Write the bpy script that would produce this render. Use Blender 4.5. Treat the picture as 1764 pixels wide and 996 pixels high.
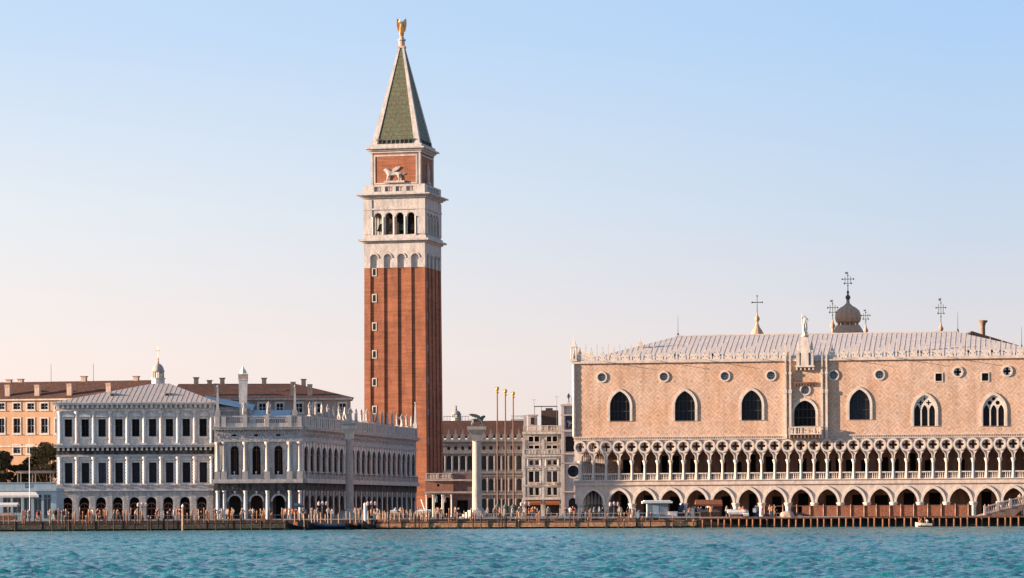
import bpy, bmesh, math, random
import numpy as np
from mathutils import Vector, Matrix
from mathutils.geometry import delaunay_2d_cdt

for o in list(bpy.data.objects):
    bpy.data.objects.remove(o, do_unlink=True)
SC = bpy.context.scene
COL = SC.collection
R = math.radians
PI = math.pi

# ------------------------------------------------------------------ camera
CAM_H, FOC, ROLL = 2.45, 5400.0, 0.3
cd = bpy.data.cameras.new('camera')
cam = bpy.data.objects.new('camera', cd)
COL.objects.link(cam)
cam.location = (0, 0, CAM_H)
cam.matrix_world = Matrix.Translation((0, 0, CAM_H)) @ Matrix.Rotation(R(90), 4, 'X') @ Matrix.Rotation(R(-ROLL), 4, 'Z')
cd.sensor_width = 36.0
cd.sensor_fit = 'HORIZONTAL'
cd.lens = FOC / 1764 * 36
cd.shift_y = 382 / 1764
cd.shift_x = -2.0 / 1764
cd.clip_start = 1.0
cd.clip_end = 20000
SC.camera = cam

# ------------------------------------------------------------------ light
SUN_AZ, SUN_EL = 4.3, 10.0          # degrees towards the viewer from the picture plane, on the left; elevation
SUN_STRENGTH, SKY_STRENGTH, EXPOSURE = 5.0, 0.10, 1.75
sx, sy, sz = -math.cos(R(SUN_AZ)) * math.cos(R(SUN_EL)), -math.sin(R(SUN_AZ)) * math.cos(R(SUN_EL)), math.sin(R(SUN_EL))
sl = bpy.data.lights.new('sun', 'SUN')
sl.energy = SUN_STRENGTH
sl.angle = R(0.5)
sl.color = (1.0, 0.74, 0.54)
sun = bpy.data.objects.new('sun', sl)
COL.objects.link(sun)
sun.rotation_euler = Vector((sx, sy, sz)).to_track_quat('Z', 'Y').to_euler()
sun.location = (-200, 300, 120)

world = bpy.data.worlds.new('World')
SC.world = world
world.use_nodes = True
wt = world.node_tree
wt.nodes.clear()
w_out = wt.nodes.new('ShaderNodeOutputWorld')
w_bg = wt.nodes.new('ShaderNodeBackground')
w_sky = wt.nodes.new('ShaderNodeTexSky')
w_sky.sky_type = 'NISHITA'
w_sky.sun_disc = False
w_sky.sun_elevation = R(SUN_EL)
w_sky.sun_rotation = math.atan2(sx, sy)
w_sky.air_density = 1.0
w_sky.dust_density = 0.8
w_sky.ozone_density = 1.5
w_bg.inputs['Strength'].default_value = SKY_STRENGTH
# low band of evening sky: warm and pale at the horizon, blue above, warmer towards the sun
tc = wt.nodes.new('ShaderNodeTexCoord')
sep = wt.nodes.new('ShaderNodeSeparateXYZ')
wt.links.new(tc.outputs['Generated'], sep.inputs[0])
def w_ramp(stops):
    n = wt.nodes.new('ShaderNodeValToRGB')
    e = n.color_ramp.elements
    e[0].position, e[0].color = stops[0][0], (*stops[0][1], 1)
    e[1].position, e[1].color = stops[-1][0], (*stops[-1][1], 1)
    for p, c in stops[1:-1]:
        k = e.new(p); k.color = (*c, 1)
    return n
def w_math(op, a, b=None):
    n = wt.nodes.new('ShaderNodeMath'); n.operation = op; n.use_clamp = False
    for i, v in enumerate((a, b)):
        if v is None: continue
        if isinstance(v, (int, float)): n.inputs[i].default_value = v
        else: wt.links.new(v, n.inputs[i])
    return n.outputs[0]
def w_mix(f, a, b):
    n = wt.nodes.new('ShaderNodeMix'); n.data_type = 'RGBA'
    wt.links.new(f, n.inputs[0]); wt.links.new(a, n.inputs[6]); wt.links.new(b, n.inputs[7])
    return n.outputs[2]
zfac = w_math('MULTIPLY', sep.outputs[2], 2.0)             # z 0..0.5 -> 0..1
K = 3.05                                                     # sky brightness before the strength
def S(c): return tuple((v / 255) ** 2.2 * K for v in c)
left = w_ramp([(0.0, S((255, 228, 214))), (0.10, S((254, 238, 230))), (0.19, S((234, 238, 242))), (0.30, S((201, 222, 246))), (0.62, S((150, 190, 236))), (1.0, S((122, 164, 218)))])
right = w_ramp([(0.0, S((232, 214, 207))), (0.10, S((225, 219, 220))), (0.19, S((198, 215, 234))), (0.30, S((174, 207, 243))), (0.62, S((132, 178, 232))), (1.0, S((112, 156, 212)))])
wt.links.new(zfac, left.inputs[0]); wt.links.new(zfac, right.inputs[0])
xf = wt.nodes.new('ShaderNodeMapRange'); xf.clamp = True
xf.inputs[1].default_value = -0.20; xf.inputs[2].default_value = 0.14
wt.links.new(sep.outputs[0], xf.inputs[0])
low = w_mix(xf.outputs[0], left.outputs[0], right.outputs[0])
hf = wt.nodes.new('ShaderNodeMapRange'); hf.clamp = True
hf.inputs[1].default_value = 0.25; hf.inputs[2].default_value = 0.60
wt.links.new(sep.outputs[2], hf.inputs[0])
allsky = w_mix(hf.outputs[0], low, w_sky.outputs[0])
wt.links.new(allsky, w_bg.inputs[0])
wt.links.new(w_bg.outputs[0], w_out.inputs[0])

vs = SC.view_settings
vs.view_transform = 'Standard'
vs.look = 'None'
vs.gamma = 1.0
vs.use_curve_mapping = False
vs.exposure = EXPOSURE

# ------------------------------------------------------------------ helpers
rnd = random.Random(7)
GZ = 1.3                                        # height of the quay above the water

def deroll(px, py):
    c, s = math.cos(R(ROLL)), math.sin(R(ROLL))
    dx, dy = px - 882, py - 498
    return dx * c - dy * s, dx * s + dy * c + 498 - 880

def W(px, py, Y):
    """the place at distance Y seen at a point of the photograph"""
    x, y = deroll(px, py)
    return x * Y / FOC, CAM_H - y * Y / FOC

class Frame:
    """a facade: x runs to the right along it, y into the building, z up from the quay"""
    def __init__(s, px, Y, a, py=890):
        s.a = R(a); s.Y0 = Y; s.X0 = W(px, py, Y)[0]
    def t(s, px, py, d=0):
        k = deroll(px, py)[0] / FOC
        sa, ca = math.sin(s.a), math.cos(s.a)
        return (d + s.X0 * sa + s.Y0 * ca) / (k * sa + ca), k
    def u(s, px, py=800, d=0):
        t, k = s.t(px, py, d)
        return (k * t - s.X0) * math.cos(s.a) - (t - s.Y0) * math.sin(s.a)
    def z(s, px, py, d=0):
        t, k = s.t(px, py, d)
        return CAM_H - deroll(px, py)[1] * t / FOC - GZ
    def uz(s, px, py, d=0):
        return s.u(px, py, d), s.z(px, py, d)

def T(x, y, z): return Matrix.Translation((x, y, z))
def RZ(deg): return Matrix.Rotation(R(deg), 4, 'Z')

def thing(name, label, cat, loc=(0, 0, 0), rotz=0, group=None):
    o = bpy.data.objects.new(name, None)
    COL.objects.link(o)
    o.empty_display_size = 0.5
    o.location = loc
    o.rotation_euler = (0, 0, rotz)
    return tag(o, label, cat, group)

def tag(o, label, cat, group=None):
    o['label'] = label
    o['category'] = cat
    if group: o['group'] = group
    return o

def dup(o, M=None, parent=0):
    c = o.copy()
    COL.objects.link(c)
    if parent != 0: c.parent = parent
    if M is not None: c.matrix_basis = M
    for ch in KIDS.get(o.name, []):
        d = dup(ch, None, c)
    return c
KIDS = {}

class MB:
    def __init__(s):
        s.bm = bmesh.new(); s.mi = 0
    def face(s, vs):
        try:
            f = s.bm.faces.new(vs)
        except ValueError:
            return None
        f.material_index = s.mi
        return f
    def poly(s, pts):
        return s.face([s.bm.verts.new(p) for p in pts])
    def box(s, x0, x1, y0, y1, z0, z1, M=None):
        c = [Vector((x, y, z)) for z in (z0, z1) for y in (y0, y1) for x in (x0, x1)]
        if M: c = [M @ p for p in c]
        v = [s.bm.verts.new(p) for p in c]
        for q in ((0, 1, 3, 2), (4, 6, 7, 5), (0, 4, 5, 1), (2, 3, 7, 6), (0, 2, 6, 4), (1, 5, 7, 3)):
            s.face([v[i] for i in q])
        return s
    def frustum(s, cx, cy, z0, z1, w0, d0, w1, d1):
        v = [s.bm.verts.new((cx + a * w / 2, cy + b * d / 2, z)) for z, w, d in ((z0, w0, d0), (z1, w1, d1)) for b in (-1, 1) for a in (-1, 1)]
        for q in ((0, 1, 3, 2), (4, 6, 7, 5), (0, 4, 5, 1), (2, 3, 7, 6), (0, 2, 6, 4), (1, 5, 7, 3)):
            s.face([v[i] for i in q])
        return s
    def tube(s, p0, p1, r0, r1=None, n=8):
        p0, p1 = Vector(p0), Vector(p1)
        r1 = r0 if r1 is None else r1
        d = (p1 - p0).normalized()
        a = d.orthogonal().normalized(); b = d.cross(a)
        A = [s.bm.verts.new(p0 + (a * math.cos(t) + b * math.sin(t)) * r0) for t in [2 * PI * i / n for i in range(n)]]
        B = [s.bm.verts.new(p1 + (a * math.cos(t) + b * math.sin(t)) * r1) for t in [2 * PI * i / n for i in range(n)]]
        for i in range(n):
            s.face([A[i], A[(i + 1) % n], B[(i + 1) % n], B[i]])
        s.face(A[::-1]); s.face(B)
        return s
    def lathe(s, prof, n=12, cx=0, cy=0, sq=None):
        rings = []
        for r, z in prof:
            rings.append([s.bm.verts.new((cx + r * math.cos(2 * PI * (i + .5) / n), cy + r * math.sin(2 * PI * (i + .5) / n), z)) for i in range(n)])
        for a, b in zip(rings, rings[1:]):
            for i in range(n):
                s.face([a[i], a[(i + 1) % n], b[(i + 1) % n], b[i]])
        s.face(rings[0][::-1]); s.face(rings[-1])
        return s
    def pierced(s, outer, holes, y0, y1):
        """a slab between depths y0 and y1 with openings cut through it (outlines in x, z)"""
        pts, edges = [], []
        for lp in [outer] + list(holes):
            b = len(pts); n = len(lp)
            pts += [Vector((p[0], p[1])) for p in lp]
            edges += [(b + i, b + (i + 1) % n) for i in range(n)]
        r = delaunay_2d_cdt(pts, edges, [], 0, 1e-6)
        v2 = r[0]
        lps = [np.array([(p[0], p[1]) for p in lp]) for lp in [outer] + list(holes)]
        cen = np.array([[sum(v2[i].x for i in f) / len(f), sum(v2[i].y for i in f) / len(f)] for f in r[2]])
        par = np.zeros(len(cen), int)
        for lp in lps:                              # inside the outline, outside every opening
            x0, z0 = lp[:, 0], lp[:, 1]; x1, z1 = np.roll(x0, -1), np.roll(z0, -1)
            sel = np.where((cen[:, 0] >= x0.min()) & (cen[:, 0] <= x0.max()))[0]
            c = cen[sel]
            cr = ((z0[None] > c[:, 1:2]) != (z1[None] > c[:, 1:2]))
            dzz = np.where(z1 == z0, 1e-12, z1 - z0)
            xi = x0[None] + (c[:, 1:2] - z0[None]) * (x1 - x0)[None] / dzz[None]
            par[sel] += (cr & (c[:, 0:1] < xi)).sum(1) % 2
        f2 = [f for f, k in zip(r[2], par) if k == 1]
        F = [s.bm.verts.new((p.x, y0, p.y)) for p in v2]
        B = [s.bm.verts.new((p.x, y1, p.y)) for p in v2]
        cnt = {}
        for f in f2:
            s.face([F[i] for i in f]); s.face([B[i] for i in reversed(f)])
            for i in range(len(f)):
                e = (f[i], f[(i + 1) % len(f)])
                cnt.setdefault(tuple(sorted(e)), []).append(e)
        for k, es in cnt.items():
            if len(es) == 1:
                a, b = es[0]
                s.face([F[b], F[a], B[a], B[b]])
        return s
    def band(s, inner, outer, y0, y1, closed=True):
        """a moulding between two outlines with the same number of points"""
        n = len(inner)
        L = [[s.bm.verts.new((p[0], y, p[1])) for p in lp] for lp, y in ((inner, y0), (outer, y0), (outer, y1), (inner, y1))]
        m = n if closed else n - 1
        for k in range(4):
            A, B = L[k], L[(k + 1) % 4]
            for i in range(m):
                s.face([A[i], A[(i + 1) % n], B[(i + 1) % n], B[i]])
        if not closed:
            s.face([L[k][0] for k in range(4)]); s.face([L[k][-1] for k in range(4)][::-1])
        return s
    def add_mesh(s, me, M=None):
        n = len(s.bm.verts); k = len(s.bm.faces)
        s.bm.from_mesh(me)
        s.bm.verts.ensure_lookup_table(); s.bm.faces.ensure_lookup_table()
        if M:
            for v in s.bm.verts[n:]: v.co = M @ v.co
        for f in s.bm.faces[k:]: f.material_index = s.mi
        return s
    def build(s, name, mats, parent=None, M=None, smooth=False, fix=True):
        if fix: bmesh.ops.recalc_face_normals(s.bm, faces=s.bm.faces[:])
        me = bpy.data.meshes.new(name)
        s.bm.to_mesh(me); s.bm.free()
        for m in (mats if isinstance(mats, (list, tuple)) else [mats]): me.materials.append(m)
        if smooth:
            me.polygons.foreach_set('use_smooth', [True] * len(me.polygons))
            try: me.set_sharp_from_angle(angle=R(40))
            except Exception: pass
        return link(name, me, parent, M)

def link(name, me, parent=None, M=None):
    o = bpy.data.objects.new(name, me)
    COL.objects.link(o)
    if parent is not None:
        o.parent = parent
        KIDS.setdefault(parent.name, []).append(o)
    if M is not None: o.matrix_basis = M
    return o

def row(o, Ms):
    """place a part and copies of it"""
    par = o.parent
    o.matrix_basis = Ms[0]
    for M in Ms[1:]:
        dup(o, M, par)

def structure(o, kind='structure'):
    o['kind'] = kind
    return o

def rect(x0, x1, z0, z1): return [(x0, z0), (x1, z0), (x1, z1), (x0, z1)]
def round_arch(cx, z0, zs, hw, n=10):
    return [(cx - hw, z0), (cx + hw, z0)] + [(cx + hw * math.cos(PI * i / n), zs + hw * math.sin(PI * i / n)) for i in range(n + 1)]
def gothic_top(cx, zs, hw, h, n=7):
    """from the right springing over the point to the left springing"""
    r = (h * h + hw * hw) / (2 * hw); th = math.asin(min(1, h / r)) if h <= r else PI / 2
    rt = [(cx + hw - r + r * math.cos(th * i / n), zs + r * math.sin(th * i / n)) for i in range(n + 1)]
    lt = [(2 * cx - x, z) for x, z in reversed(rt[:-1])]
    return rt + lt
def gothic(cx, z0, zs, hw, h, n=7): return [(cx - hw, z0), (cx + hw, z0)] + gothic_top(cx, zs, hw, h, n)
def circle(cx, cz, r, n=18): return [(cx + r * math.cos(2 * PI * i / n), cz + r * math.sin(2 * PI * i / n)) for i in range(n)]
def quatrefoil(cx, cz, r, n=32, inner=.34):
    o = []
    for i in range(n):
        t = 2 * PI * i / n
        k = inner + (1 - inner) * abs(math.cos(2 * t)) ** 1.3
        o.append((cx + r * k * math.cos(t), cz + r * k * math.sin(t)))
    return o

# ------------------------------------------------------------------ materials
MATS = {}
def mat(name, col, rough=.85, col2=None, scale=.35, streak=True, grain=.08, bump=0.0, spec=.3, metal=0.0, big=.5):
    if name in MATS: return MATS[name]
    m = bpy.data.materials.new(name); m.use_nodes = True
    nt = m.node_tree; b = nt.nodes['Principled BSDF']
    b.inputs['Roughness'].default_value = rough
    b.inputs['Specular IOR Level'].default_value = spec
    b.inputs['Metallic'].default_value = metal
    col2 = col2 or tuple(c * .72 for c in col)
    t = nt.nodes.new('ShaderNodeTexCoord')
    mp = nt.nodes.new('ShaderNodeMapping')
    mp.inputs['Scale'].default_value = (1, 1, .3) if streak else (1, 1, 1)
    nt.links.new(t.outputs['Object'], mp.inputs[0])
    n1 = nt.nodes.new('ShaderNodeTexNoise'); n1.inputs['Scale'].default_value = scale * 3; n1.inputs['Detail'].default_value = 5; n1.inputs['Roughness'].default_value = .65
    nt.links.new(mp.outputs[0], n1.inputs['Vector'])
    rp = nt.nodes.new('ShaderNodeMapRange'); rp.inputs[1].default_value = .40; rp.inputs[2].default_value = .68
    nt.links.new(n1.outputs[0], rp.inputs[0])
    mx = nt.nodes.new('ShaderNodeMix'); mx.data_type = 'RGBA'
    mx.inputs[6].default_value = (*col, 1); mx.inputs[7].default_value = (*col2, 1)
    nt.links.new(rp.outputs[0], mx.inputs[0])
    n2 = nt.nodes.new('ShaderNodeTexNoise'); n2.inputs['Scale'].default_value = 6; n2.inputs['Detail'].default_value = 3
    nt.links.new(t.outputs['Object'], n2.inputs['Vector'])
    r2 = nt.nodes.new('ShaderNodeMapRange'); r2.inputs[1].default_value = .3; r2.inputs[2].default_value = .7
    r2.inputs[3].default_value = 1 - grain * 2; r2.inputs[4].default_value = 1 + grain * 2
    nt.links.new(n2.outputs[0], r2.inputs[0])
    mu = nt.nodes.new('ShaderNodeVectorMath'); mu.operation = 'SCALE'
    nt.links.new(mx.outputs[2], mu.inputs[0]); nt.links.new(r2.outputs[0], mu.inputs['Scale'])
    nt.links.new(mu.outputs[0], b.inputs['Base Color'])
    if bump:
        bp = nt.nodes.new('ShaderNodeBump'); bp.inputs['Strength'].default_value = .6; bp.inputs['Distance'].default_value = bump
        nt.links.new(n2.outputs[0], bp.inputs['Height']); nt.links.new(bp.outputs[0], b.inputs['Normal'])
    m['out'] = mu.name
    MATS[name] = m
    return m

STONE = mat('istrian stone', (.49, .45, .415), col2=(.31, .285, .27), scale=.5, grain=.10)
STONE_GREY = mat('weathered grey stone', (.53, .50, .475), col2=(.30, .285, .275), scale=.6, grain=.12)
STONE_DARK = mat('soot and shadow dark stone', (.035, .033, .032), col2=(.15, .14, .135), scale=.45, grain=.2)
MARBLE = mat('pale marble', (.60, .535, .47), col2=(.42, .36, .31), scale=.5)
STATUE = mat('statue stone', (.48, .43, .39), col2=(.28, .25, .23), scale=1.2)
PINKSTONE = mat('pale pinkish stone', (.56, .465, .40), col2=(.40, .315, .265), scale=.5)
PLASTER = mat('salmon plaster', (.45, .275, .165), col2=(.38, .225, .13), scale=.25, grain=.06)
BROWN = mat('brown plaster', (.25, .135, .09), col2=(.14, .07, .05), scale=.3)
GLASS = mat('dark window glass', (.005, .005, .006), rough=.45, spec=.10, grain=.3, streak=False)
GLASSB = mat('bluish window glass', (.010, .013, .018), rough=.4, spec=.16, grain=.4, streak=False)
def vary(m, lo, hi):
    """a different tone for every pane that shares the material"""
    nt = m.node_tree; b = nt.nodes['Principled BSDF']; oi = nt.nodes.new('ShaderNodeObjectInfo')
    r = nt.nodes.new('ShaderNodeMapRange'); r.inputs[3].default_value = lo; r.inputs[4].default_value = hi
    pw = nt.nodes.new('ShaderNodeMath'); pw.operation = 'POWER'; pw.inputs[1].default_value = 2.5
    nt.links.new(oi.outputs['Random'], pw.inputs[0]); nt.links.new(pw.outputs[0], r.inputs[0])
    mu = nt.nodes.new('ShaderNodeVectorMath'); mu.operation = 'SCALE'
    nt.links.new(nt.nodes[m['out']].outputs[0], mu.inputs[0]); nt.links.new(r.outputs[0], mu.inputs['Scale'])
    nt.links.new(mu.outputs[0], b.inputs['Base Color'])
vary(GLASS, .6, 4.0); vary(GLASSB, .6, 6.0)
IRON = mat('dark iron', (.03, .03, .032), rough=.6, streak=False)
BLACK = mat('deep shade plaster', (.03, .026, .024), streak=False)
LEAD = mat('lead sheet', (.50, .445, .42), col2=(.41, .36, .34), rough=.75, scale=.4, grain=.08, streak=False)
LEADB = mat('blue grey lead', (.33, .38, .42), col2=(.22, .27, .31), rough=.5, scale=.4, streak=False)
TERRA = mat('terracotta tiles', (.125, .05, .028), col2=(.042, .024, .019), scale=.6, grain=.3, bump=.08, streak=False)
CHIM = mat('chimney plaster', (.50, .36, .28), col2=(.33, .23, .18), scale=1)
BRONZE = mat('green bronze', (.09, .11, .09), col2=(.05, .05, .045), rough=.5, scale=2)
GOLD = mat('gilded copper', (.80, .42, .16), col2=(.55, .25, .09), rough=.45, metal=.6, scale=2)
WARMLEAD = mat('warm toned lead sheet', (.44, .375, .335), col2=(.34, .285, .255), rough=.75, scale=.5, grain=.1, streak=False)  # pinkish beige lead, a warmer tone than the palace roof
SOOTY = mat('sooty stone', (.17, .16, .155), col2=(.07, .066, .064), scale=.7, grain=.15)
AGED = mat('aged lead', (.34, .31, .29), col2=(.24, .22, .21), rough=.7, scale=.8)
MINTST = mat('mint stone', (.68, .63, .585), col2=(.42, .39, .37), scale=.5, grain=.10)
WOOD = mat('weathered timber', (.24, .115, .065), col2=(.13, .06, .04), scale=1.5, grain=.2)
WOODP = mat('pale timber', (.42, .28, .19), col2=(.26, .15, .09), scale=1.5, grain=.2)
WOODR = mat('rusty brown timber', (.22, .095, .05), col2=(.12, .05, .03), scale=1.5, grain=.2)
TAR = mat('tarred timber', (.02, .017, .015), col2=(.05, .038, .03), scale=1.5)
WHITE = mat('white paint', (.75, .74, .72), col2=(.62, .60, .58), scale=.7, grain=.05)
PALEB = mat('pale bluish paint', (.38, .47, .50), col2=(.30, .38, .42), scale=.6, grain=.06)
CANVAS = mat('white canvas', (.70, .67, .62), col2=(.55, .52, .48), rough=.9, scale=1)
BROWNC = mat('brown canvas', (.17, .05, .025), col2=(.24, .09, .04), rough=.9, scale=1)
HULLB = mat('black lacquer', (.012, .012, .014), rough=.3, spec=.5, streak=False)
TARP = mat('dark blue tarpaulin', (.035, .06, .10), col2=(.02, .035, .06), rough=.7)
PAVE = mat('trachyte paving', (.24, .22, .205), col2=(.17, .155, .145), scale=.15, streak=False)
BARK = mat('tree bark', (.08, .055, .04))

# brick of the tower
def brick_mat():
    m = mat('tower brick', (.295, .112, .058), col2=(.20, .074, .040), scale=.20, grain=.12)
    nt = m.node_tree; b = nt.nodes['Principled BSDF']
    t = nt.nodes.new('ShaderNodeTexCoord')
    n = nt.nodes.new('ShaderNodeTexNoise'); n.inputs['Scale'].default_value = 1.0; n.inputs['Detail'].default_value = 6
    mp = nt.nodes.new('ShaderNodeMapping'); mp.inputs['Scale'].default_value = (.25, .25, 3.0)
    nt.links.new(t.outputs['Object'], mp.inputs[0]); nt.links.new(mp.outputs[0], n.inputs['Vector'])
    r = nt.nodes.new('ShaderNodeMapRange'); r.inputs[1].default_value = .3; r.inputs[2].default_value = .7; r.inputs[3].default_value = .76; r.inputs[4].default_value = 1.22
    nt.links.new(n.outputs[0], r.inputs[0])
    mu = nt.nodes.new('ShaderNodeVectorMath'); mu.operation = 'SCALE'
    nt.links.new(nt.nodes[m['out']].outputs[0], mu.inputs[0]); nt.links.new(r.outputs[0], mu.inputs['Scale'])
    nt.links.new(mu.outputs[0], b.inputs['Base Color'])
    return m
BRICK = brick_mat()

def copper_mat():
    m = mat('verdigris copper', (.100, .125, .072), col2=(.10, .082, .05), rough=.6, scale=.35, grain=.24, streak=False)
    nt = m.node_tree; b = nt.nodes['Principled BSDF']
    t = nt.nodes.new('ShaderNodeTexCoord')
    br = nt.nodes.new('ShaderNodeTexBrick')
    br.inputs['Color1'].default_value = (1, 1, 1, 1); br.inputs['Color2'].default_value = (.86, .86, .86, 1); br.inputs['Mortar'].default_value = (.62, .50, .45, 1)
    br.inputs['Scale'].default_value = 1.0; br.inputs['Mortar Size'].default_value = .05
    br.inputs['Brick Width'].default_value = 1.1; br.inputs['Row Height'].default_value = .9
    sp = nt.nodes.new('ShaderNodeSeparateXYZ'); cb = nt.nodes.new('ShaderNodeCombineXYZ')
    nt.links.new(t.outputs['Object'], sp.inputs[0])
    ad = nt.nodes.new('ShaderNodeMath'); ad.operation = 'ADD'
    nt.links.new(sp.outputs[0], ad.inputs[0]); nt.links.new(sp.outputs[1], ad.inputs[1])
    nt.links.new(ad.outputs[0], cb.inputs[0]); nt.links.new(sp.outputs[2], cb.inputs[1])
    nt.links.new(cb.outputs[0], br.inputs['Vector'])
    mu = nt.nodes.new('ShaderNodeVectorMath'); mu.operation = 'MULTIPLY'
    nt.links.new(nt.nodes[m['out']].outputs[0], mu.inputs[0]); nt.links.new(br.outputs[0], mu.inputs[1])
    nt.links.new(mu.outputs[0], b.inputs['Base Color'])
    return m
COPPER = copper_mat()

def lozenge_mat():
    """pink and white stone laid in a lozenge pattern"""
    m = mat('lozenge patterned stone', (1, 1, 1), col2=(.80, .75, .71), scale=.17, grain=.06, rough=.85)
    nt = m.node_tree; b = nt.nodes['Principled BSDF']
    def M(op, a, c=None, d=None):
        n = nt.nodes.new('ShaderNodeMath'); n.operation = op
        for i, v in enumerate((a, c, d)):
            if v is None: continue
            if isinstance(v, (int, float)): n.inputs[i].default_value = v
            else: nt.links.new(v, n.inputs[i])
        return n.outputs[0]
    t = nt.nodes.new('ShaderNodeTexCoord'); sp = nt.nodes.new('ShaderNodeSeparateXYZ')
    nt.links.new(t.outputs['Object'], sp.inputs[0])
    xy = M('ADD', sp.outputs[0], sp.outputs[1])
    P = 2.72
    a = M('PINGPONG', xy, P / 2); c = M('PINGPONG', sp.outputs[2], P / 2)
    d = M('ADD', a, c)                                          # 0 .. P
    ring = M('FRACT', M('MULTIPLY', d, 4.0 / P))
    line = M('GREATER_THAN', ring, .62)
    centre = M('LESS_THAN', d, .17)
    centre2 = M('GREATER_THAN', d, P - .17)
    core = M('MAXIMUM', centre, centre2)
    mx = nt.nodes.new('ShaderNodeMix'); mx.data_type = 'RGBA'
    mx.inputs[6].default_value = (.515, .352, .262, 1); mx.inputs[7].default_value = (.585, .437, .343, 1)
    nt.links.new(line, mx.inputs[0])
    m2 = nt.nodes.new('ShaderNodeMix'); m2.data_type = 'RGBA'
    nt.links.new(core, m2.inputs[0]); nt.links.new(mx.outputs[2], m2.inputs[6]); m2.inputs[7].default_value = (.42, .26, .19, 1)
    n = nt.nodes.new('ShaderNodeTexNoise'); n.inputs['Scale'].default_value = .16; n.inputs['Detail'].default_value = 4
    nt.links.new(t.outputs['Object'], n.inputs['Vector'])
    warm = nt.nodes.new('ShaderNodeMix'); warm.data_type = 'RGBA'; warm.blend_type = 'MULTIPLY'
    warm.inputs[7].default_value = (1.0, .90, .80, 1)
    r = nt.nodes.new('ShaderNodeMapRange'); r.inputs[1].default_value = .42; r.inputs[2].default_value = .66
    nt.links.new(n.outputs[0], r.inputs[0]); nt.links.new(r.outputs[0], warm.inputs[0]); nt.links.new(m2.outputs[2], warm.inputs[6])
    mu = nt.nodes.new('ShaderNodeVectorMath'); mu.operation = 'MULTIPLY'
    nt.links.new(nt.nodes[m['out']].outputs[0], mu.inputs[0]); nt.links.new(warm.outputs[2], mu.inputs[1])
    mp = nt.nodes.new('ShaderNodeMapping'); mp.inputs['Scale'].default_value = (1, 1, .07)
    n3 = nt.nodes.new('ShaderNodeTexNoise'); n3.inputs['Scale'].default_value = 1.1; n3.inputs['Detail'].default_value = 5
    nt.links.new(t.outputs['Object'], mp.inputs[0]); nt.links.new(mp.outputs[0], n3.inputs['Vector'])
    r3 = nt.nodes.new('ShaderNodeMapRange'); r3.inputs[1].default_value = .52; r3.inputs[2].default_value = .75; r3.inputs[3].default_value = 1.0; r3.inputs[4].default_value = .74
    nt.links.new(n3.outputs[0], r3.inputs[0])
    # single blocks, paler and darker
    vb_ = nt.nodes.new('ShaderNodeTexWhiteNoise'); vb_.noise_dimensions = '2D'
    cb = nt.nodes.new('ShaderNodeCombineXYZ')
    nt.links.new(M('FLOOR', M('MULTIPLY', xy, 1.9)), cb.inputs[0]); nt.links.new(M('FLOOR', M('MULTIPLY', sp.outputs[2], 3.4)), cb.inputs[1]); nt.links.new(cb.outputs[0], vb_.inputs['Vector'])
    r4 = nt.nodes.new('ShaderNodeMapRange'); r4.inputs[3].default_value = .91; r4.inputs[4].default_value = 1.10
    nt.links.new(vb_.outputs['Value'], r4.inputs[0])
    m3 = nt.nodes.new('ShaderNodeVectorMath'); m3.operation = 'SCALE'
    nt.links.new(mu.outputs[0], m3.inputs[0]); nt.links.new(M('MULTIPLY', r3.outputs[0], r4.outputs[0]), m3.inputs['Scale'])
    nt.links.new(m3.outputs[0], b.inputs['Base Color'])
    return m
LOZENGE = lozenge_mat()

# ------------------------------------------------------------------ figures
def skin_mesh(name, verts, edges, radii, sub=1):
    me = bpy.data.meshes.new(name)
    me.from_pydata([Vector(v) for v in verts], edges, [])
    o = bpy.data.objects.new(name, me); COL.objects.link(o)
    sk = o.modifiers.new('skin', 'SKIN'); sk.use_smooth_shade = True
    for i, r in enumerate(radii):
        d = me.skin_vertices[0].data[i]
        d.radius = (r, r) if not isinstance(r, tuple) else r
        d.use_root = (i == 0)
    if sub:
        ss = o.modifiers.new('smooth', 'SUBSURF'); ss.levels = sub; ss.render_levels = sub
    dg = bpy.context.evaluated_depsgraph_get()
    out = bpy.data.meshes.new_from_object(o.evaluated_get(dg), depsgraph=dg)
    bpy.data.objects.remove(o, do_unlink=True); bpy.data.meshes.remove(me)
    out.name = name
    return out

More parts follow.
